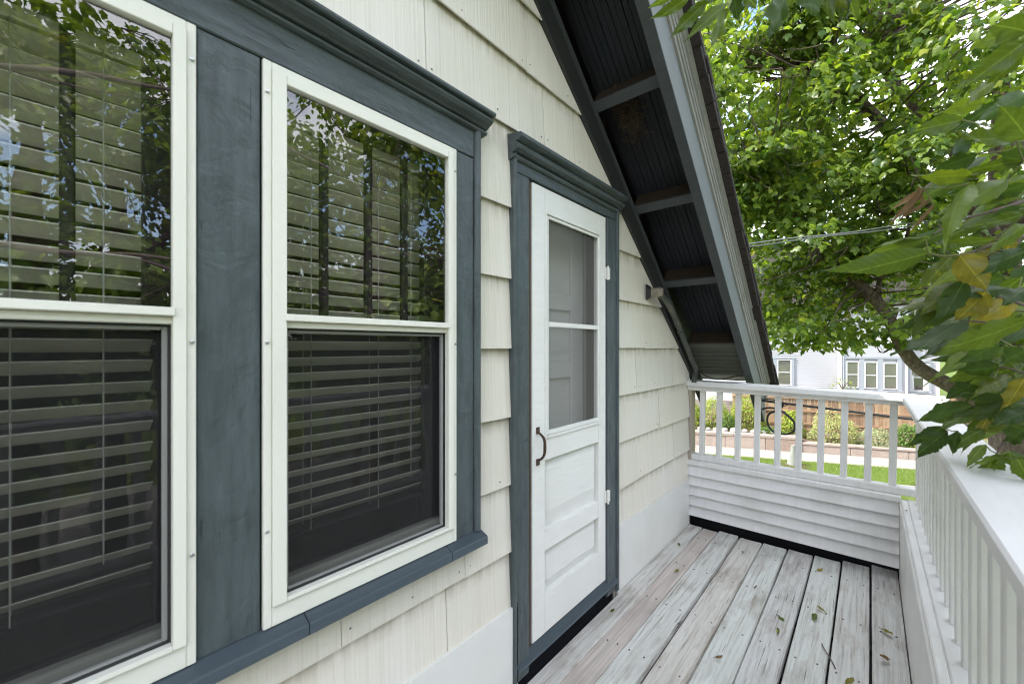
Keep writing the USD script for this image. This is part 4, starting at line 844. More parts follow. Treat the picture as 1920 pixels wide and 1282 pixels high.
for t_ in TWIGS:
    pts = smoothpath(t_, 4 * len(t_)) if len(t_) > 2 else np.array(t_)
    tw.append(tube(pts, np.linspace(.0042, .0016, len(pts)), 6))
# tie the twigs back to the branch
for t_ in TWIGS[:-1]:
    s_ = np.array(t_[0]); e_ = np.array([1.62, 1.16, 1.68]) if s_[2] > 1.38 else np.array([1.6, 1.4, 1.32])
    tw.append(tube(smoothpath([e_, (e_ + s_) / 2 + np.array([.01, .02, .02]), s_], 6), np.linspace(.006, .0042, 6), 6))
obj('twig', cat_(tw), TWIGM, NT, smooth=True, kind='stuff')
LM = {'g': LEAF_NEAR, 'd': LEAF_DARK, 'y': LEAF_YEL, 'm': LEAF_MIX, 'b': LEAF_DEAD}
rr = random.Random(77); stalks = []
for i, (bx_, by, bz, tx, ty, tz, wd, kd) in enumerate(LEAVES):
    b = np.array([bx_, by, bz]); t_ = np.array([tx, ty, tz])
    # face the blade loosely towards the light and the viewer
    L, Rm = frame(b, t_, 0, rr)
    view = CAM - (b + t_) / 2; view /= np.linalg.norm(view)
    # roll so that the blade shows about its measured width
    best = max(np.linspace(-1.5, 1.5, 31), key=lambda r: abs((frame(b, t_, r, rr)[1][:, 2]) @ view) - .1 * abs(r))
    L, Rm = frame(b, t_, best + rr.gauss(0, .42), rr)
    placed_leaf('leaf', near_leaf(L * 1.06, wd * (.6 if kd == 'b' else .98), 100 + i, kd), LM[kd], b, Rm, BR, {'y': 'yellowing leaf', 'b': 'dead curled brown leaf', 'm': 'yellow green leaf'}.get(kd))
    allt = [np.array(q) for tt in TWIGS for q in tt]
    q = min(allt, key=lambda q: np.linalg.norm(q - b))
    if .01 < np.linalg.norm(q - b) < .16:
        stalks.append(tube([q, (q + b) / 2 + np.array([0, 0, -.004]), b], .0013, 5))
obj('leaf_stalk', cat_(stalks), TWIGG, NT, kind='stuff')

def instancer(path, pos, quat, scale, protos, idx, kind='stuff'):
    pi = UsdGeom.PointInstancer.Define(stage, path)
    pp_ = []
    sc_ = UsdGeom.Scope.Define(stage, path + '/shapes')
    for k, (m, mt) in enumerate(protos):
        q = f'{path}/shapes/leaf' + ('' if k == 0 else f'_{k:03d}')
        usdkit.mesh(stage, q, m, mt, smooth=True); pp_.append(q)
    rel = pi.CreatePrototypesRel()
    for q in pp_: rel.AddTarget(q)
    pi.CreateProtoIndicesAttr(Vt.IntArray.FromNumpy(idx.astype(np.int32)))
    pi.CreatePositionsAttr(Vt.Vec3fArray.FromNumpy(pos.astype(np.float32)))
    pi.CreateOrientationsAttr(Vt.QuathArray([Gf.Quath(float(q[0]), float(q[1]), float(q[2]), float(q[3])) for q in quat]))
    pi.CreateScalesAttr(Vt.Vec3fArray.FromNumpy(np.repeat(scale[:, None], 3, 1).astype(np.float32)))
    keys(pi.GetPrim(), kind=kind)
    return path

def qmul(a, b):
    w1, x1, y1, z1 = a.T; w2, x2, y2, z2 = b.T
    return np.stack([w1*w2-x1*x2-y1*y2-z1*z2, w1*x2+x1*w2+y1*z2-z1*y2, w1*y2-x1*z2+y1*w2+z1*x2, w1*z2+x1*y2-y1*x2+z1*w2], 1)
def axisq(ax, ang):
    q = np.zeros((len(ang), 4)); q[:, 0] = np.cos(ang / 2); q[:, 1 + ax] = np.sin(ang / 2); return q
def leaf_quats(n, out_az, rng, droop=(.2, .9)):
    """blade +y points outward in azimuth out_az and droops; random roll"""
    az = out_az + rng.normal(0, .8, n)
    qz = axisq(2, az - math.pi / 2); qx = axisq(0, -rng.uniform(*droop, n) + rng.normal(0, .25, n)); qy = axisq(1, rng.normal(0, .45, n))
    return qmul(qmul(qz, qx), qy)

def crown_points(clumps, per, rng, flat=.55):
    P, A = [], []
    for (c, r, f) in clumps:
        n = int(per * f * r ** 2)
        d = rng.normal(0, 1, (n, 3)); d /= np.linalg.norm(d, axis=1, keepdims=True)
        rad = r * rng.uniform(.25, 1, n) ** .45
        p = d * rad[:, None] * np.array([1, 1, flat]); p[:, 2] -= .25 * (p[:, 0] ** 2 + p[:, 1] ** 2) / r
        P.append(c + p); A.append(np.arctan2(d[:, 1], d[:, 0]))
    return np.vstack(P), np.concatenate(A)

MAPLE_PROTOS = [(maple_leaf(.14, .35, .35, 1), LEAF_MAPLE), (maple_leaf(.155, .6, .15, 2), LEAF_MAPLE), (maple_leaf(.125, .15, .6, 3), LEAF_MAPLE), (maple_leaf(.145, .5, .5, 4), LEAF_MAPLE)]

def tree(name, label, base, limbs, ellipsoids, nclump, per, seed, clip=None, group=None, rc=(.55, .95), density=1.0, protos=MAPLE_PROTOS, trunk=None, gaps=.44, see=False):
    rng = np.random.default_rng(seed)
    T = thing(name, label, 'tree', group=group)
    base = np.array(base, float)
    if trunk: obj('trunk', tube(smoothpath(trunk[0], 30), np.interp(np.linspace(0, 1, 30), np.linspace(0, 1, len(trunk[1])), trunk[1]), 14), BARK, T, smooth=True)
    nodes = []
    for pts, r0, r1 in limbs:
        sp = smoothpath(pts, 30); obj('limb', tube(sp, np.linspace(r0, r1, 30), 10), BARK, T, smooth=True); nodes += list(sp[6:])
    nodes = np.array(nodes)
    cl = []
    while len(cl) < nclump:
        w = rng.uniform(0, sum(e[2] for e in ellipsoids)); k = 0
        while w > ellipsoids[k][2]: w -= ellipsoids[k][2]; k += 1
        c, r, _ = ellipsoids[k]
        d = rng.normal(0, 1, 3); d /= np.linalg.norm(d); rad = rng.uniform(.15, 1) ** .4
        p = np.array(c) + d * rad * np.array(r)
        if clip and not clip(p): continue
        cl.append((p, rng.uniform(*rc), 1.0))
    tw_ = []
    for p, r, f in cl:
        q = nodes[np.argmin(np.linalg.norm(nodes - p, axis=1) + .4 * np.abs(nodes[:, 2] - p[2]))]
        mid = (p + q) / 2 + rng.normal(0, .12, 3) + np.array([0, 0, -.1])
        tw_.append(tube(smoothpath([q, mid, p], 7), np.linspace(.028, .008, 7), 5))
        for _ in range(3):
            e = p + rng.normal(0, .5, 3) * r * np.array([1, 1, .5]); tw_.append(tube([p, (p + e) / 2 + rng.normal(0, .05, 3), e], [.008, .006, .003], 4))
    obj('twig', cat_(tw_), BARK, T, kind='stuff')
    P, A = crown_points(cl, per, rng)
    if clip: kx = np.array([clip(p) for p in P]); P, A = P[kx], A[kx]
    gap = meshkit.noise(P * 1.15 + seed) * .65 + meshkit.noise(P * 2.6 + seed + 9) * .35
    kx = gap > gaps
    if see:                       # leaves stay off the bare stretches of the limbs
        for q in nodes[::2]:
            dv = P - q; to = np.array([-.25, -1.0, -.2]); to /= np.linalg.norm(to); along = dv @ to
            kx &= ~((along > -.25) & (along < 2.6) & (np.linalg.norm(dv - along[:, None] * to, axis=1) < .20 * (.6 + .4 * math.sin(q[0] * 5 + q[2] * 3))))
    P, A = P[kx], A[kx]
    n = len(P)
    instancer(T + '/crown', P, leaf_quats(n, A, rng), rng.uniform(.7, 1.15, n), protos, rng.integers(0, len(protos), n))
    return T

def maple_clip(p):
    # keep the leafless gap under the lowest limb and stay off the porch
    return p[1] > 7.6 and p[2] > (1.25 if p[0] < 2.4 else .95 - .1 * (p[0] - 2.4)) + .10 * max(0, p[1] - 12)
mt_ = [(3.55, 14.2, -3.05), (3.5, 14.1, -1.6), (3.42, 14.0, -.4), (3.3, 13.9, 1.2), (3.25, 13.9, 3.0), (3.3, 14.1, 5.4), (3.2, 14.2, 8.5)]
tree('maple_tree', 'big sunlit maple with thick brown limbs filling the view beyond the rail', (3.5, 14, -3),
     [([(3.42, 14.0, -.45), (2.95, 13.6, -.1), (2.42, 13.1, .48), (1.85, 12.62, .92), (1.62, 12.45, 1.3), (1.32, 12.15, 2.11), (.84, 11.7, 2.77), (.13, 11.1, 3.85), (-.8, 10.4, 4.9)], .17, .06),
      ([(3.3, 13.9, 1.4), (2.75, 13.4, 2.2), (2.33, 13.03, 3.3), (1.81, 12.57, 5.2), (1.28, 12.1, 6.2), (.27, 11.3, 7.4)], .24, .07),
      ([(3.25, 13.9, 3.2), (2.8, 13.4, 4.6), (2.34, 13.0, 5.95), (1.84, 12.6, 6.6), (1.2, 12, 8.0)], .22, .06),
      ([(1.34, 12.17, 2.0), (1.22, 12.02, 2.35), (1.22, 11.95, 2.75), (1.5, 11.6, 3.3), (1.6, 11.2, 4.0)], .06, .025),
      ([(3.3, 14.0, 3.6), (4.4, 13.2, 5.0), (5.6, 12.2, 6.0)], .14, .04), ([(3.3, 14.1, 5.0), (3.9, 15.2, 6.6), (4.4, 16.4, 7.6)], .12, .04), ([(3.3, 13.9, 2.4), (3.8, 12.6, 3.6), (3.9, 11.2, 4.3)], .12, .04)],
     [((2.7, 12.9, 5.6), (4.4, 3.6, 4.4), 1.0), ((.0, 11.0, 4.2), (2.4, 2.0, 3.0), .5), ((1.6, 12.0, 2.6), (2.4, 1.6, 1.3), .22), ((-.9, 9.7, 6.4), (2.0, 1.8, 2.9), .5), ((1.9, 11.4, 8.6), (3.6, 2.6, 2.6), .6)], 420, 320, 5, clip=maple_clip, gaps=.475, see=True, trunk=(mt_, [.46, .38, .34, .3, .24, .17, .07]))

def round_tree(name, label, x, y, h, r, seed, nclump=110, per=210, group=None):
    z = -3.05
    tr = [(x, y, z), (x + .1, y, z + h * .25), (x, y + .1, z + h * .5), (x + .1, y, z + h * .85)]
    tree(name, label, (x, y, z), [([(x, y, z + h * .3), (x + r * .4, y + r * .2, z + h * .5), (x + r * .7, y + r * .3, z + h * .65)], .12, .03), ([(x, y, z + h * .34), (x - r * .4, y - r * .3, z + h * .52), (x - r * .7, y - r * .3, z + h * .7)], .12, .03),
        ([(x, y, z + h * .4), (x - r * .1, y + r * .5, z + h * .6), (x - r * .2, y + r * .8, z + h * .7)], .1, .03), ([(x, y, z + h * .42), (x + r * .2, y - r * .5, z + h * .62), (x + r * .2, y - r * .8, z + h * .75)], .1, .03)],
        [((x, y, z + h * .62), (r, r, h * .36), 1.0)], nclump, per, seed, group=group, rc=(.8, 1.3), trunk=(tr, [.3, .24, .18, .06]))
round_tree('street_tree', 'round leafy tree on the verge opposite the porch windows', 8.6, -.2, 10.5, 3.3, 21)
round_tree('street_tree', 'round leafy tree on the verge opposite the porch door', 8.3, 5.4, 11, 3.5, 24)
round_tree('background_tree', 'tree standing behind the right end of the neighbour house', 11.5, 30, 11, 4.5, 25)
round_tree('background_tree', 'tall tree rising far behind the neighbour house roof', 3, 44, 15, 6, 26)
round_tree('background_tree', 'tree far up the side street on the right', 20, 27, 12, 5, 27)
round_tree('street_tree', 'round leafy tree by the road south of the porch', 9.0, -6.6, 9.5, 3.3, 22)
round_tree('street_tree', 'round leafy tree by the road corner north of the porch', 13.0, 8.5, 9.0, 3.4, 23)

# foliage of the near tree away from the picture, seen mirrored in the window glass
def near_clip(p): return p[0] > 3.3 + .22 * max(p[1], 0) and p[2] > 1.2
rng = np.random.default_rng(8)
cl = []
while len(cl) < 22:
    d = rng.normal(0, 1, 3); d /= np.linalg.norm(d); p = np.array([4.8, -2.2, 4.0]) + d * rng.uniform(.3, 1) ** .5 * np.array([1.6, 2.4, 2.0])
    if near_clip(p): cl.append((p, rng.uniform(.35, .6), 1.0))
P, A = crown_points(cl, 330, rng); kx = np.array([near_clip(p) for p in P]); P, A = P[kx], A[kx]
NP = [(oval_leaf(.09, .24, 1), LEAF_NEAR), (oval_leaf(.10, .22, 2), LEAF_DARK), (oval_leaf(.08, .26, 3), LEAF_NEAR)]
instancer(NT + '/crown', P, leaf_quats(len(P), A, rng, (.4, 1.2)), rng.uniform(.7, 1.2, len(P)), NP, rng.integers(0, 3, len(P)))
tw_ = []
for p, r, f in cl:
    q0 = np.array([4.3, -1.5, min(p[2] + .1, 4.4)]); tw_.append(tube(smoothpath([q0, (p + q0) / 2 + rng.normal(0, .1, 3), p], 7), np.linspace(.014, .004, 7), 5))
obj('bough', cat_(tw_), BARK, NT, kind='stuff')

# ---------------------------------------------------------------- the lot across the side street
SIDING = paint('white_lap_siding', (0.52, 0.52, 0.54), 0.5, (3, 3, 30), 0.03, 0.1)
TRIMG = plain('pale_blue_grey_trim', (0.33, 0.355, 0.385), 0.5)
TRIMW = plain('white_trim', (0.62, 0.62, 0.63), 0.45)
SHADE = plain('pale_window_shade', (0.24, 0.22, 0.20), 0.7)
SHADED = plain('dim_window_interior', (0.08, 0.075, 0.07), 0.7)
N = thing('neighbour_house', 'white clapboard house across the side street with pale blue window trim and a shallow bay', 'house')
def laps(a0, a1, w, z0, z1, par, wd=.10):
    z = z0; k = 0
    while z < z1 - .02:
        m = bx(a0, a1, 0, .012, 0, .108, .001); v = m.vertices; v[:, 1] = w - v[:, 1] - .045 + .045 * v[:, 2] / .108; v[:, 2] += z
        obj('clapboard', lot(m), SIDING, par); z += .10
laps(-2.0, 3.09, 4.80, 2.2, 4.6, N); laps(3.10, 5.66, 4.55, 1.6, 4.6, N); laps(5.67, 6.98, 4.775, 1.6, 4.6, N)
obj('wall', lot(cat_([pbox(-9, 3.1, 4.81, 12, -.3, 6.6), pbox(3.1, 5.66, 4.56, 12, -.3, 6.6), pbox(5.66, 6.98, 4.79, 12, -.3, 6.6)])), SIDING, N)
obj('corner_board', lot(bx(3.02, 3.12, 4.46, 4.74, 1.5, 6.6, .005)), TRIMW, N); obj('corner_board', lot(bx(5.62, 5.72, 4.46, 4.74, 1.5, 6.6, .005)), TRIMW, N); obj('corner_board', lot(bx(6.92, 7.02, 4.68, 4.8, 1.5, 6.6, .005)), TRIMW, N)
obj('downpipe', lot(tube([(3.17, 4.44, 0.5), (3.17, 4.44, 6.4)], .03, 8)), TRIMG, N)
def far_window(a0, a1, z0, z1, w, shade_to, name='window', cas=.09, split=None):
    fw = .045
    wn = obj(name, lot(cat_([bx(a0, a0 + fw, w - .05, w, z0, z1, .003), bx(a1 - fw, a1, w - .05, w, z0, z1, .003), bx(a0 + fw, a1 - fw, w - .05, w, z0, z0 + fw, .003), bx(a0 + fw, a1 - fw, w - .05, w, z1 - fw, z1, .003), bx(a0 + fw, a1 - fw, w - .045, w, (z0 + z1) / 2 - .02, (z0 + z1) / 2 + .02, .003)])), TRIMW, N)
    obj('pane', lot(pbox(a0 + fw, a1 - fw, w - .022, w - .02, z0 + fw, (z0 + z1) / 2 - .02)), GLASS_FAR, wn); obj('pane', lot(pbox(a0 + fw, a1 - fw, w - .03, w - .028, (z0 + z1) / 2 + .02, z1 - fw)), GLASS_FAR, wn)
    obj('shade', lot(pbox(a0 + fw, a1 - fw, w - .0185, w - .0165, z0 + fw + shade_to * (z1 - z0 - 2 * fw), z1 - fw)), SHADE, wn)
    if shade_to > .02: obj('interior', lot(pbox(a0 + fw, a1 - fw, w - .0185, w - .0165, z0 + fw, z0 + fw + shade_to * (z1 - z0 - 2 * fw))), SHADED, wn)
    return wn
obj('window_casing', lot(cat_([bx(.18, .40, 4.69, 4.74, 2.26, 3.74, .004), bx(1.04, 1.16, 4.69, 4.74, 2.26, 3.74, .004), bx(.15, 1.2, 4.68, 4.74, 3.74, 3.83, .004), bx(.15, 1.2, 4.66, 4.74, 2.2, 2.27, .004)])), TRIMG, N)
far_window(.40, 1.04, 2.36, 3.70, 4.735, .0)
obj('window_casing', lot(cat_([bx(3.15, 3.28, 4.44, 4.49, 2.26, 3.76, .004), bx(3.80, 4.02, 4.44, 4.49, 2.26, 3.76, .004), bx(4.54, 4.76, 4.44, 4.49, 2.26, 3.76, .004), bx(5.31, 5.48, 4.44, 4.49, 2.26, 3.76, .004), bx(3.15, 5.5, 4.43, 4.49, 3.76, 3.84, .004), bx(3.12, 5.52, 4.40, 4.49, 2.19, 2.26, .004)])), TRIMG, N)
far_window(3.28, 3.80, 2.34, 3.64, 4.48, .0); far_window(4.02, 4.54, 2.32, 3.62, 4.48, .0); far_window(4.76, 5.31, 2.30, 3.58, 4.48, .0)
obj('window_casing', lot(cat_([bx(5.80, 5.91, 4.66, 4.71, 2.2, 3.6, .004), bx(6.60, 6.70, 4.66, 4.71, 2.2, 3.6, .004), bx(5.80, 6.72, 4.65, 4.71, 3.6, 3.68, .004), bx(5.80, 6.72, 4.63, 4.71, 2.14, 2.2, .004)])), TRIMG, N)
far_window(5.91, 6.60, 2.24, 3.56, 4.71, .55)
obj('curtain', lot(cat_([tube([(5.99 + .02 * k, 4.685, 2.3), (5.985 + .015 * k, 4.685, 3.0)], .01, 6) for k in range(4)] + [tube([(6.40 + .03 * k, 4.685, 2.3), (6.42 + .03 * k, 4.685, 3.0)], .012, 6) for k in range(5)])), TRIMW, N)
obj('water_table', lot(bx(-2, 7.04, 4.40, 4.50, 1.48, 1.6, .01)), TRIMW, N)
obj('foundation', lot(pbox(-9, 7, 4.56, 4.72, -.3, 1.48)), CONCRETE, N)
rfm = Polygon([(4.2, 6.5), (12.6, 6.5), (8.4, 10.4)])
m = trimesh.creation.extrude_polygon(rfm, 16.6, engine='earcut'); v = m.vertices.copy(); m = trimesh.Trimesh(np.stack([v[:, 2] - 9.3, v[:, 0], v[:, 1]], 1), m.faces, process=False)
obj('roof', lot(m), ROOFING, N)

Fn = thing('fence', 'tan wooden board fence behind the planting bed across the street', 'fence')
FM = [paint('fence_board_' + n_, c_, .85, (30, 30, 3), .35, .6, (c_[0] * .55, c_[1] * .5, c_[2] * .5), .6, 6.0) for n_, c_ in (('tan', (.40, .25, .15)), ('pale', (.46, .32, .20)), ('brown', (.30, .19, .12)))]
a = -2.2
while a < 8.4:
    wdt = R.uniform(.095, .145); top = 2.22 + R.uniform(-.02, .03)
    obj('board', lot(bx(a, a + wdt, 1.78, 1.80, .58, top, .003)), R.choice(FM), Fn); a += wdt + R.uniform(.004, .012)
for zz in (.85, 1.42, 2.0): obj('rail', lot(bx(-2.2, 8.4, 1.74, 1.778, zz, zz + .085, .004)), FM[0], Fn)
for aa in (-2.0, .4, 2.75, 5.1, 7.5): obj('post', lot(bx(aa, aa + .1, 1.805, 1.90, .3, 2.3, .005)), FM[2], Fn)

RW = thing('retaining_wall', 'low retaining wall of long tan stone blocks holding the planting bed', 'wall')
edges = [-9, -6.6, -4.35, -2.75, -1.25, -.06]
for a0, a1 in zip(edges[:-1], edges[1:]):
    obj('block', lot(bx(a0 + .006, a1 - .006, R.uniform(-.012, .012), .32, -.1, .485, .018)), R.choice([STONEWALL, STONEWALL2]), RW)
    obj('cap_block', lot(bx(a0 + .306, a1 + (.294 if a1 < -.1 else -.006), -.02, .34, .49, .61 + R.uniform(-.008, .008), .012)), STONEWALL2, RW)
obj('block', lot(bx(-.05, .06, -.03, .34, -.1, .64, .012)), STONEWALL, RW, label='narrow upright end block at the step')
obj('block', lot(bx(-.05, .07, .345, 1.2, -.1, .60, .012)), STONEWALL, RW, label='short return block at the step')
ed2 = [.07, 1.75, 3.62, 5.3, 8.2]
for a0, a1 in zip(ed2[:-1], ed2[1:]):
    obj('block', lot(bx(a0, a1 - .012, R.uniform(-.012, .012), .32, -.1, .29 + R.uniform(-.01, .01), .018)), R.choice([STONEWALL, STONEWALL2]), RW)
    obj('cap_block', lot(bx(a0 + (.2 if a0 > .1 else .01), a1 + .19, -.015, .34, .305, .39 + R.uniform(-.008, .008), .012)), STONEWALL2, RW)
xs = np.linspace(-9, 8.4, 60); ws = np.linspace(.2, 4.6, 18); V = []
for w_ in ws:
    for x_ in xs:
        h = (.62 if x_ < 0 else .38) ; h = .62 + (.38 - .62) / (1 + math.exp(-(x_ - .1) * 8)) + .10 * (w_ - .3) + .05 * float(meshkit.noise(np.array([x_ * 3, w_ * 3, 0.0])))
        V.append((x_, w_, h - .05))
F = [(i * 60 + j, i * 60 + j + 1, i * 60 + j + 61) for i in range(17) for j in range(59)] + [(i * 60 + j, i * 60 + j + 61, i * 60 + j + 60) for i in range(17) for j in range(59)]
obj('planting_bed', lot(trimesh.Trimesh(np.array(V), np.array(F), process=False)), MULCH, kind='structure')

for k, (a, w_, s_) in enumerate([(-4.05, .42, .09), (-3.75, .38, .12), (-3.4, .45, .1), (-3.1, .40, .13), (-2.75, .42, .14), (-2.35, .37, .19), (-1.95, .42, .12), (-1.6, .38, .14), (-1.2, .42, .12), (-.9, .4, .09)]):
    rkm = trimesh.creation.icosphere(2, s_); v = rkm.vertices; v *= (1 + .35 * (meshkit.noise(v / s_ * 1.3 + k * 7)[:, None] - .5)); v[:, 2] *= .7; v += (a, w_, .66)
    p = obj('garden_rock', lot(rkm), ROCKM)
    keys(stage.GetPrimAtPath(p), ['pale rock on the bed edge nearest the house wall, smallest of its row', 'second pale rock from the house wall on the bed edge', 'third pale rock from the house wall on the bed edge', 'fourth pale rock from the house wall on the bed edge', 'fifth pale rock from the house wall on the bed edge', 'largest pale rock of the row on the bed edge', 'pale rock just right of the largest rock on the bed edge', 'third last pale rock before the wall step', 'second last pale rock before the wall step', 'last pale rock of the row nearest the wall step'][k], 'rock', 'pale rocks along the planting bed')

def bush(name, label, a, w_, z0, ra, rw, h, n, mat, lsize, lw, seed, stems=True, cat='bush'):
    rng = np.random.default_rng(seed); B = thing(name, label, cat)
    c = lotp(a, w_, z0)
    st = []
    for _ in range(9):
        e = c + U * rng.normal(0, ra * .45) + W * rng.normal(0, rw * .45) + np.array([0, 0, h * rng.uniform(.5, .85)])
        st.append(tube([c + np.array([0, 0, -.05]), (c + e) / 2 + rng.normal(0, .03, 3), e], [.012, .009, .004], 5))
    obj('stems', cat_(st), TWIGM, B)
    d = rng.normal(0, 1, (n, 3)); d /= np.linalg.norm(d, axis=1, keepdims=True); d[:, 2] = np.abs(d[:, 2]) * 1.0 - .12
    lump = .72 + .55 * meshkit.noise(d * 2.3 + seed)
    rad = rng.uniform(.35, 1, n) ** .35 * lump
    P_ = c + (d[:, :1] * ra * rad[:, None]) * U + (d[:, 1:2] * rw * rad[:, None]) * W + np.stack([np.zeros(n), np.zeros(n), np.clip(d[:, 2], -.05, 2) * h * rad + .04], 1)
    az = np.arctan2((P_ - c)[:, 1], (P_ - c)[:, 0])
    instancer(B + '/foliage', P_, leaf_quats(n, az, rng, (-.3, .7)), rng.uniform(.7, 1.25, n), [(oval_leaf(lsize, lw, seed), mat), (oval_leaf(lsize * 1.15, lw * .85, seed + 1), mat)], rng.integers(0, 2, n))
    return B
bush('yellow_bush', 'tall yellow-green hedge bush nearest the house wall behind the balusters', -4.3, 1.1, .60, 1.05, .6, 1.55, 3600, LEAF_BUSH_Y, .075, .3, 31)
bush('yellow_bush', 'yellow-green hedge bush second from the house wall', -3.05, 1.15, .60, .9, .6, 1.45, 3200, LEAF_BUSH_Y, .075, .3, 32)
bush('yellow_bush', 'yellow-green hedge bush beside the barge board tail', -1.75, 1.15, .62, .85, .6, 1.5, 3200, LEAF_BUSH_Y, .075, .3, 33)
bush('green_plant', 'dark green clump between the yellow hedge bushes', -2.55, .75, .60, .38, .3, .75, 900, LEAF_BUSH, .09, .14, 34, cat='plant')
bush('low_plant', 'low grey-green ground cover by the wall step under the cable loop', -.95, .55, .60, .62, .3, .30, 1300, LEAF_BUSH, .05, .35, 35, cat='plant')
bush('green_bush', 'light green bush beside the cable loop in front of the fence', .0, .95, .56, .42, .35, 1.15, 1500, LEAF_BUSH_Y, .09, .32, 36)
bush('variegated_bush', 'widest variegated bush in the middle of the planting bed', 1.35, .62, .40, .92, .45, 1.28, 4600, LEAF_VAR, .055, .3, 37)
bush('pale_bush', 'low pale cream-green bush in front of the fence boards', 2.75, .48, .40, .62, .35, .72, 2600, LEAF_PALE, .05, .28, 38)
bush('flower_plant', 'tall light green plant at the right end of the bed by the side rail', 4.0, .7, .42, .42, .35, 1.05, 1200, LEAF_BUSH, .10, .2, 39, cat='plant')
bush('yellow_plant', 'yellow spiky plant at the front of the bed by the side rail', 4.18, .42, .42, .22, .2, .55, 420, LEAF_BUSH_Y, .16, .07, 40, cat='plant')
bush('pale_bush', 'pale bush seen past the far outer edge of the rail cap', 6.9, .7, .4, .7, .5, .8, 2200, LEAF_PALE, .06, .3, 44)
for k, (x, y, sd) in enumerate([(4.6, 1.2, 51), (4.9, 2.6, 52), (5.2, -.4, 53), (4.7, 4.6, 54)]):
    a_, w2 = (np.array([x, y, 0]) - np.array([LOT[0], LOT[1], 0])) @ U, (np.array([x, y, 0]) - np.array([LOT[0], LOT[1], 0])) @ W
    bush('garden_shrub', ['green shrub in the garden below the porch door', 'green shrub in the garden below the porch corner', 'green shrub in the garden below the porch windows', 'green shrub in the garden past the porch corner'][k], a_, w2, -.02, .8, .7, .95, 1500, LEAF_BUSH_Y if k < 2 else LEAF_BUSH, .09, .3, sd)

for k, y in enumerate((-4.5, -1.6, 1.2, 3.9, 6.6)):
    d_ = np.array([17.0 + .5 * (k % 2), y, 0]) - np.array([LOT[0], LOT[1], 0])
    bush('hedge_shrub', ['first sunlit shrub across the road, counted from the south', 'second sunlit shrub across the road, counted from the south', 'middle sunlit shrub across the road', 'fourth sunlit shrub across the road, counted from the south', 'northernmost sunlit shrub across the road'][k], d_ @ U, d_ @ W, -.02, 1.5, 1.3, 1.7, 2200, LEAF_BUSH_Y, .15, .3, 80 + k)
# climbing sprig above the rail
SPg = bush('tall_sprig', 'thin leafy shoot standing up in front of the white house', 1.75, .75, 2.62, .42, .1, .5, 60, LEAF_BUSH_Y, .085, .4, 60, cat='plant')
obj('stalk', tube(smoothpath([lotp(1.5, .7, 1.2), lotp(1.6, .72, 2.0), lotp(1.75, .75, 2.65), lotp(2.05, .76, 2.95)], 10), np.linspace(.012, .004, 10), 6), TWIGG, SPg)

PST = thing('stump_post', 'short pale grey tapered post in a mulch ring on the grass strip', 'post')
c = lotp(-.92, -2.25, 0)
m = tube([c + np.array([0, 0, -.05]), c + np.array([0, 0, .12]), c + np.array([.02, 0, .45]), c + np.array([.03, 0, .72])], [.19, .16, .095, .07], 14)
obj('post', m, paint('pale_grey_bark', (.27, .28, .255), .85, (12, 12, 4), .25, .6), PST, smooth=40)
rg = []
for k in range(260):
    an, rd_ = R.uniform(0, 6.283), R.uniform(.2, .6); q = c + np.array([math.cos(an) * rd_, math.sin(an) * rd_, R.uniform(-.01, .02)]); bxm = pbox(-.03, .03, -.012, .012, -.006, .006); bxm.apply_transform(trimesh.transformations.rotation_matrix(R.uniform(0, 3), [0, 0, 1])); bxm.apply_translation(q); rg.append(bxm)
obj('mulch_ring', cat_(rg), MULCH, PST, kind='stuff')

# lawn blades on the strip
def grass(name, region, n, seed, hmin, hmax):
    rng = np.random.default_rng(seed); pts = region(rng, n)
    h = rng.uniform(hmin, hmax, n); az = rng.uniform(0, 6.283, n); w_ = rng.uniform(.006, .011, n)
    d = np.stack([np.cos(az), np.sin(az), np.zeros(n)], 1); ln = rng.normal(0, .35, (n, 2))
    tip = pts + np.stack([ln[:, 0] * h, ln[:, 1] * h, h], 1)
    V = np.concatenate([pts - d * w_[:, None], pts + d * w_[:, None], tip]); i = np.arange(n)
    obj(name, trimesh.Trimesh(V, np.stack([i, i + n, i + 2 * n], 1), process=False), GRASSM, kind='stuff')
grass('grass', lambda r, n: LOT + r.uniform(-7, 9, n)[:, None] * U + r.uniform(-3.8, -1.53, n)[:, None] * W + np.array([0, 0, -.03]), 60000, 71, .04, .10)
grass('grass', lambda r, n: np.stack([r.uniform(2, 10.1, n), r.uniform(-6, 8, n), np.full(n, -3.03)], 1), 30000, 72, .04, .09)

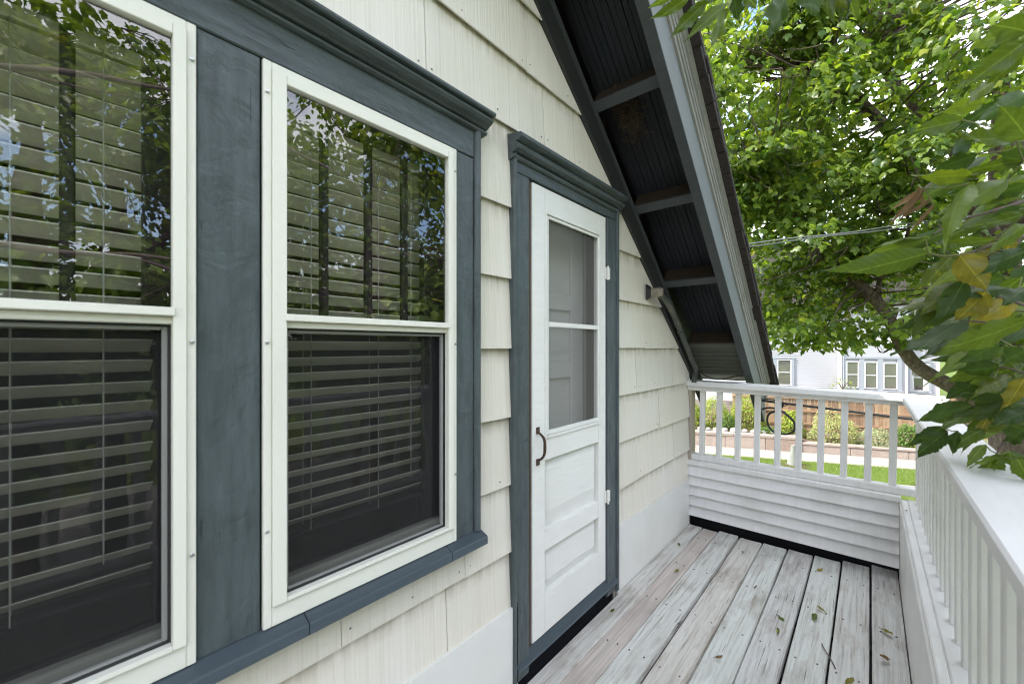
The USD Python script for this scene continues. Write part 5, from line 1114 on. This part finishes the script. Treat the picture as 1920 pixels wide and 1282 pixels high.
# ---------------------------------------------------------------- fallen leaves on the deck
spots = [(1.09, 1.85, 'first', 'y'), (.22, 2.62, 'second', 'y')]
FL = [(.075, 1.92, 0, 'g', 'curled green leaf lying on the plank beside the door threshold'), (.09, 2.86, 0, 'g', 'small green leaf near the far end of the plank along the house wall'), (.19, 2.52, 1, 'y', 'yellow leaf flake on the narrow pinkish plank'),
      (.44, 3.02, 3, 'g', 'narrow green leaf at the far end of the fourth plank'), (.585, 2.62, 4, 'b', 'tiny brown leaf halfway along the fifth plank'), (.575, 1.92, 4, 'b', 'curled brown leaf on the near part of the fifth plank'),
      (.735, 2.42, 5, 'g', 'green leaf on the sixth plank, farther of its two'), (.745, 2.28, 5, 'm', 'pale green leaf on the sixth plank, nearer of its two'), (.84, 3.10, 6, 'y', 'yellow leaf at the far end of the seventh plank'),
      (.885, 2.62, 6, 'y', 'yellow leaf pair halfway along the seventh plank'), (.86, 2.52, 6, 'm', 'long yellowish leaf just before the leaf pair on the seventh plank'), (.86, 1.92, 6, 'm', 'large curled green-yellow leaf on the near part of the seventh plank'),
      (.52, 1.62, 3, 'y', 'crumpled yellow leaf caught in the gap beside the fourth plank near the picture edge'), (1.005, 2.12, 7, 'y', 'yellow leaf on the middle of the eighth plank'), (1.125, 2.62, 8, 'y', 'yellow leaf with a long stalk on the plank next to the side railing'),
      (1.12, 2.38, 8, 'b', 'small brown leaf on the plank next to the side railing'), (.70, 1.62, 5, 'g', 'green leaf at the near picture edge on the sixth plank'), (.99, 1.86, 7, 'm', 'little green leaf wedged by the gap of the eighth plank'), (1.215, 3.05, 9, 'y', 'tiny yellow leaf lying on the ledge of the side railing')]
for k, (x, y, b_, kd, lb) in enumerate(FL):
    ln = R.uniform(.032, .06) * (1.35 if 'large' in lb or 'long' in lb else 1) * (.5 if 'tiny' in lb or 'little' in lb else 1)
    m = near_leaf(ln, ln * R.uniform(.28, .45), 500 + k, kd)
    v = m.vertices; v[:, 1] -= ln / 2; v[:, 2] -= v[:, 2].min()
    an = R.uniform(0, 6.28); c_, s_ = math.cos(an), math.sin(an)
    mm = trimesh.Trimesh(np.stack([v[:, 0] * c_ - v[:, 1] * s_ + x, v[:, 0] * s_ + v[:, 1] * c_ + y, v[:, 2] + (.0035 if b_ < 9 else .474)], 1), m.faces, process=False)
    p = obj('fallen_leaf', mm, LM[kd], smooth=True)
    keys(stage.GetPrimAtPath(p), lb, 'leaf', 'dry leaves scattered on the deck')
p = obj('twig', tube(smoothpath([(.905, 2.33, .006), (.925, 2.27, .010), (.95, 2.22, .005), (.96, 2.19, .004)], 8), .0025, 5), TWIGM)
keys(stage.GetPrimAtPath(p), 'thin brown twig lying across the gap between deck planks', 'twig')
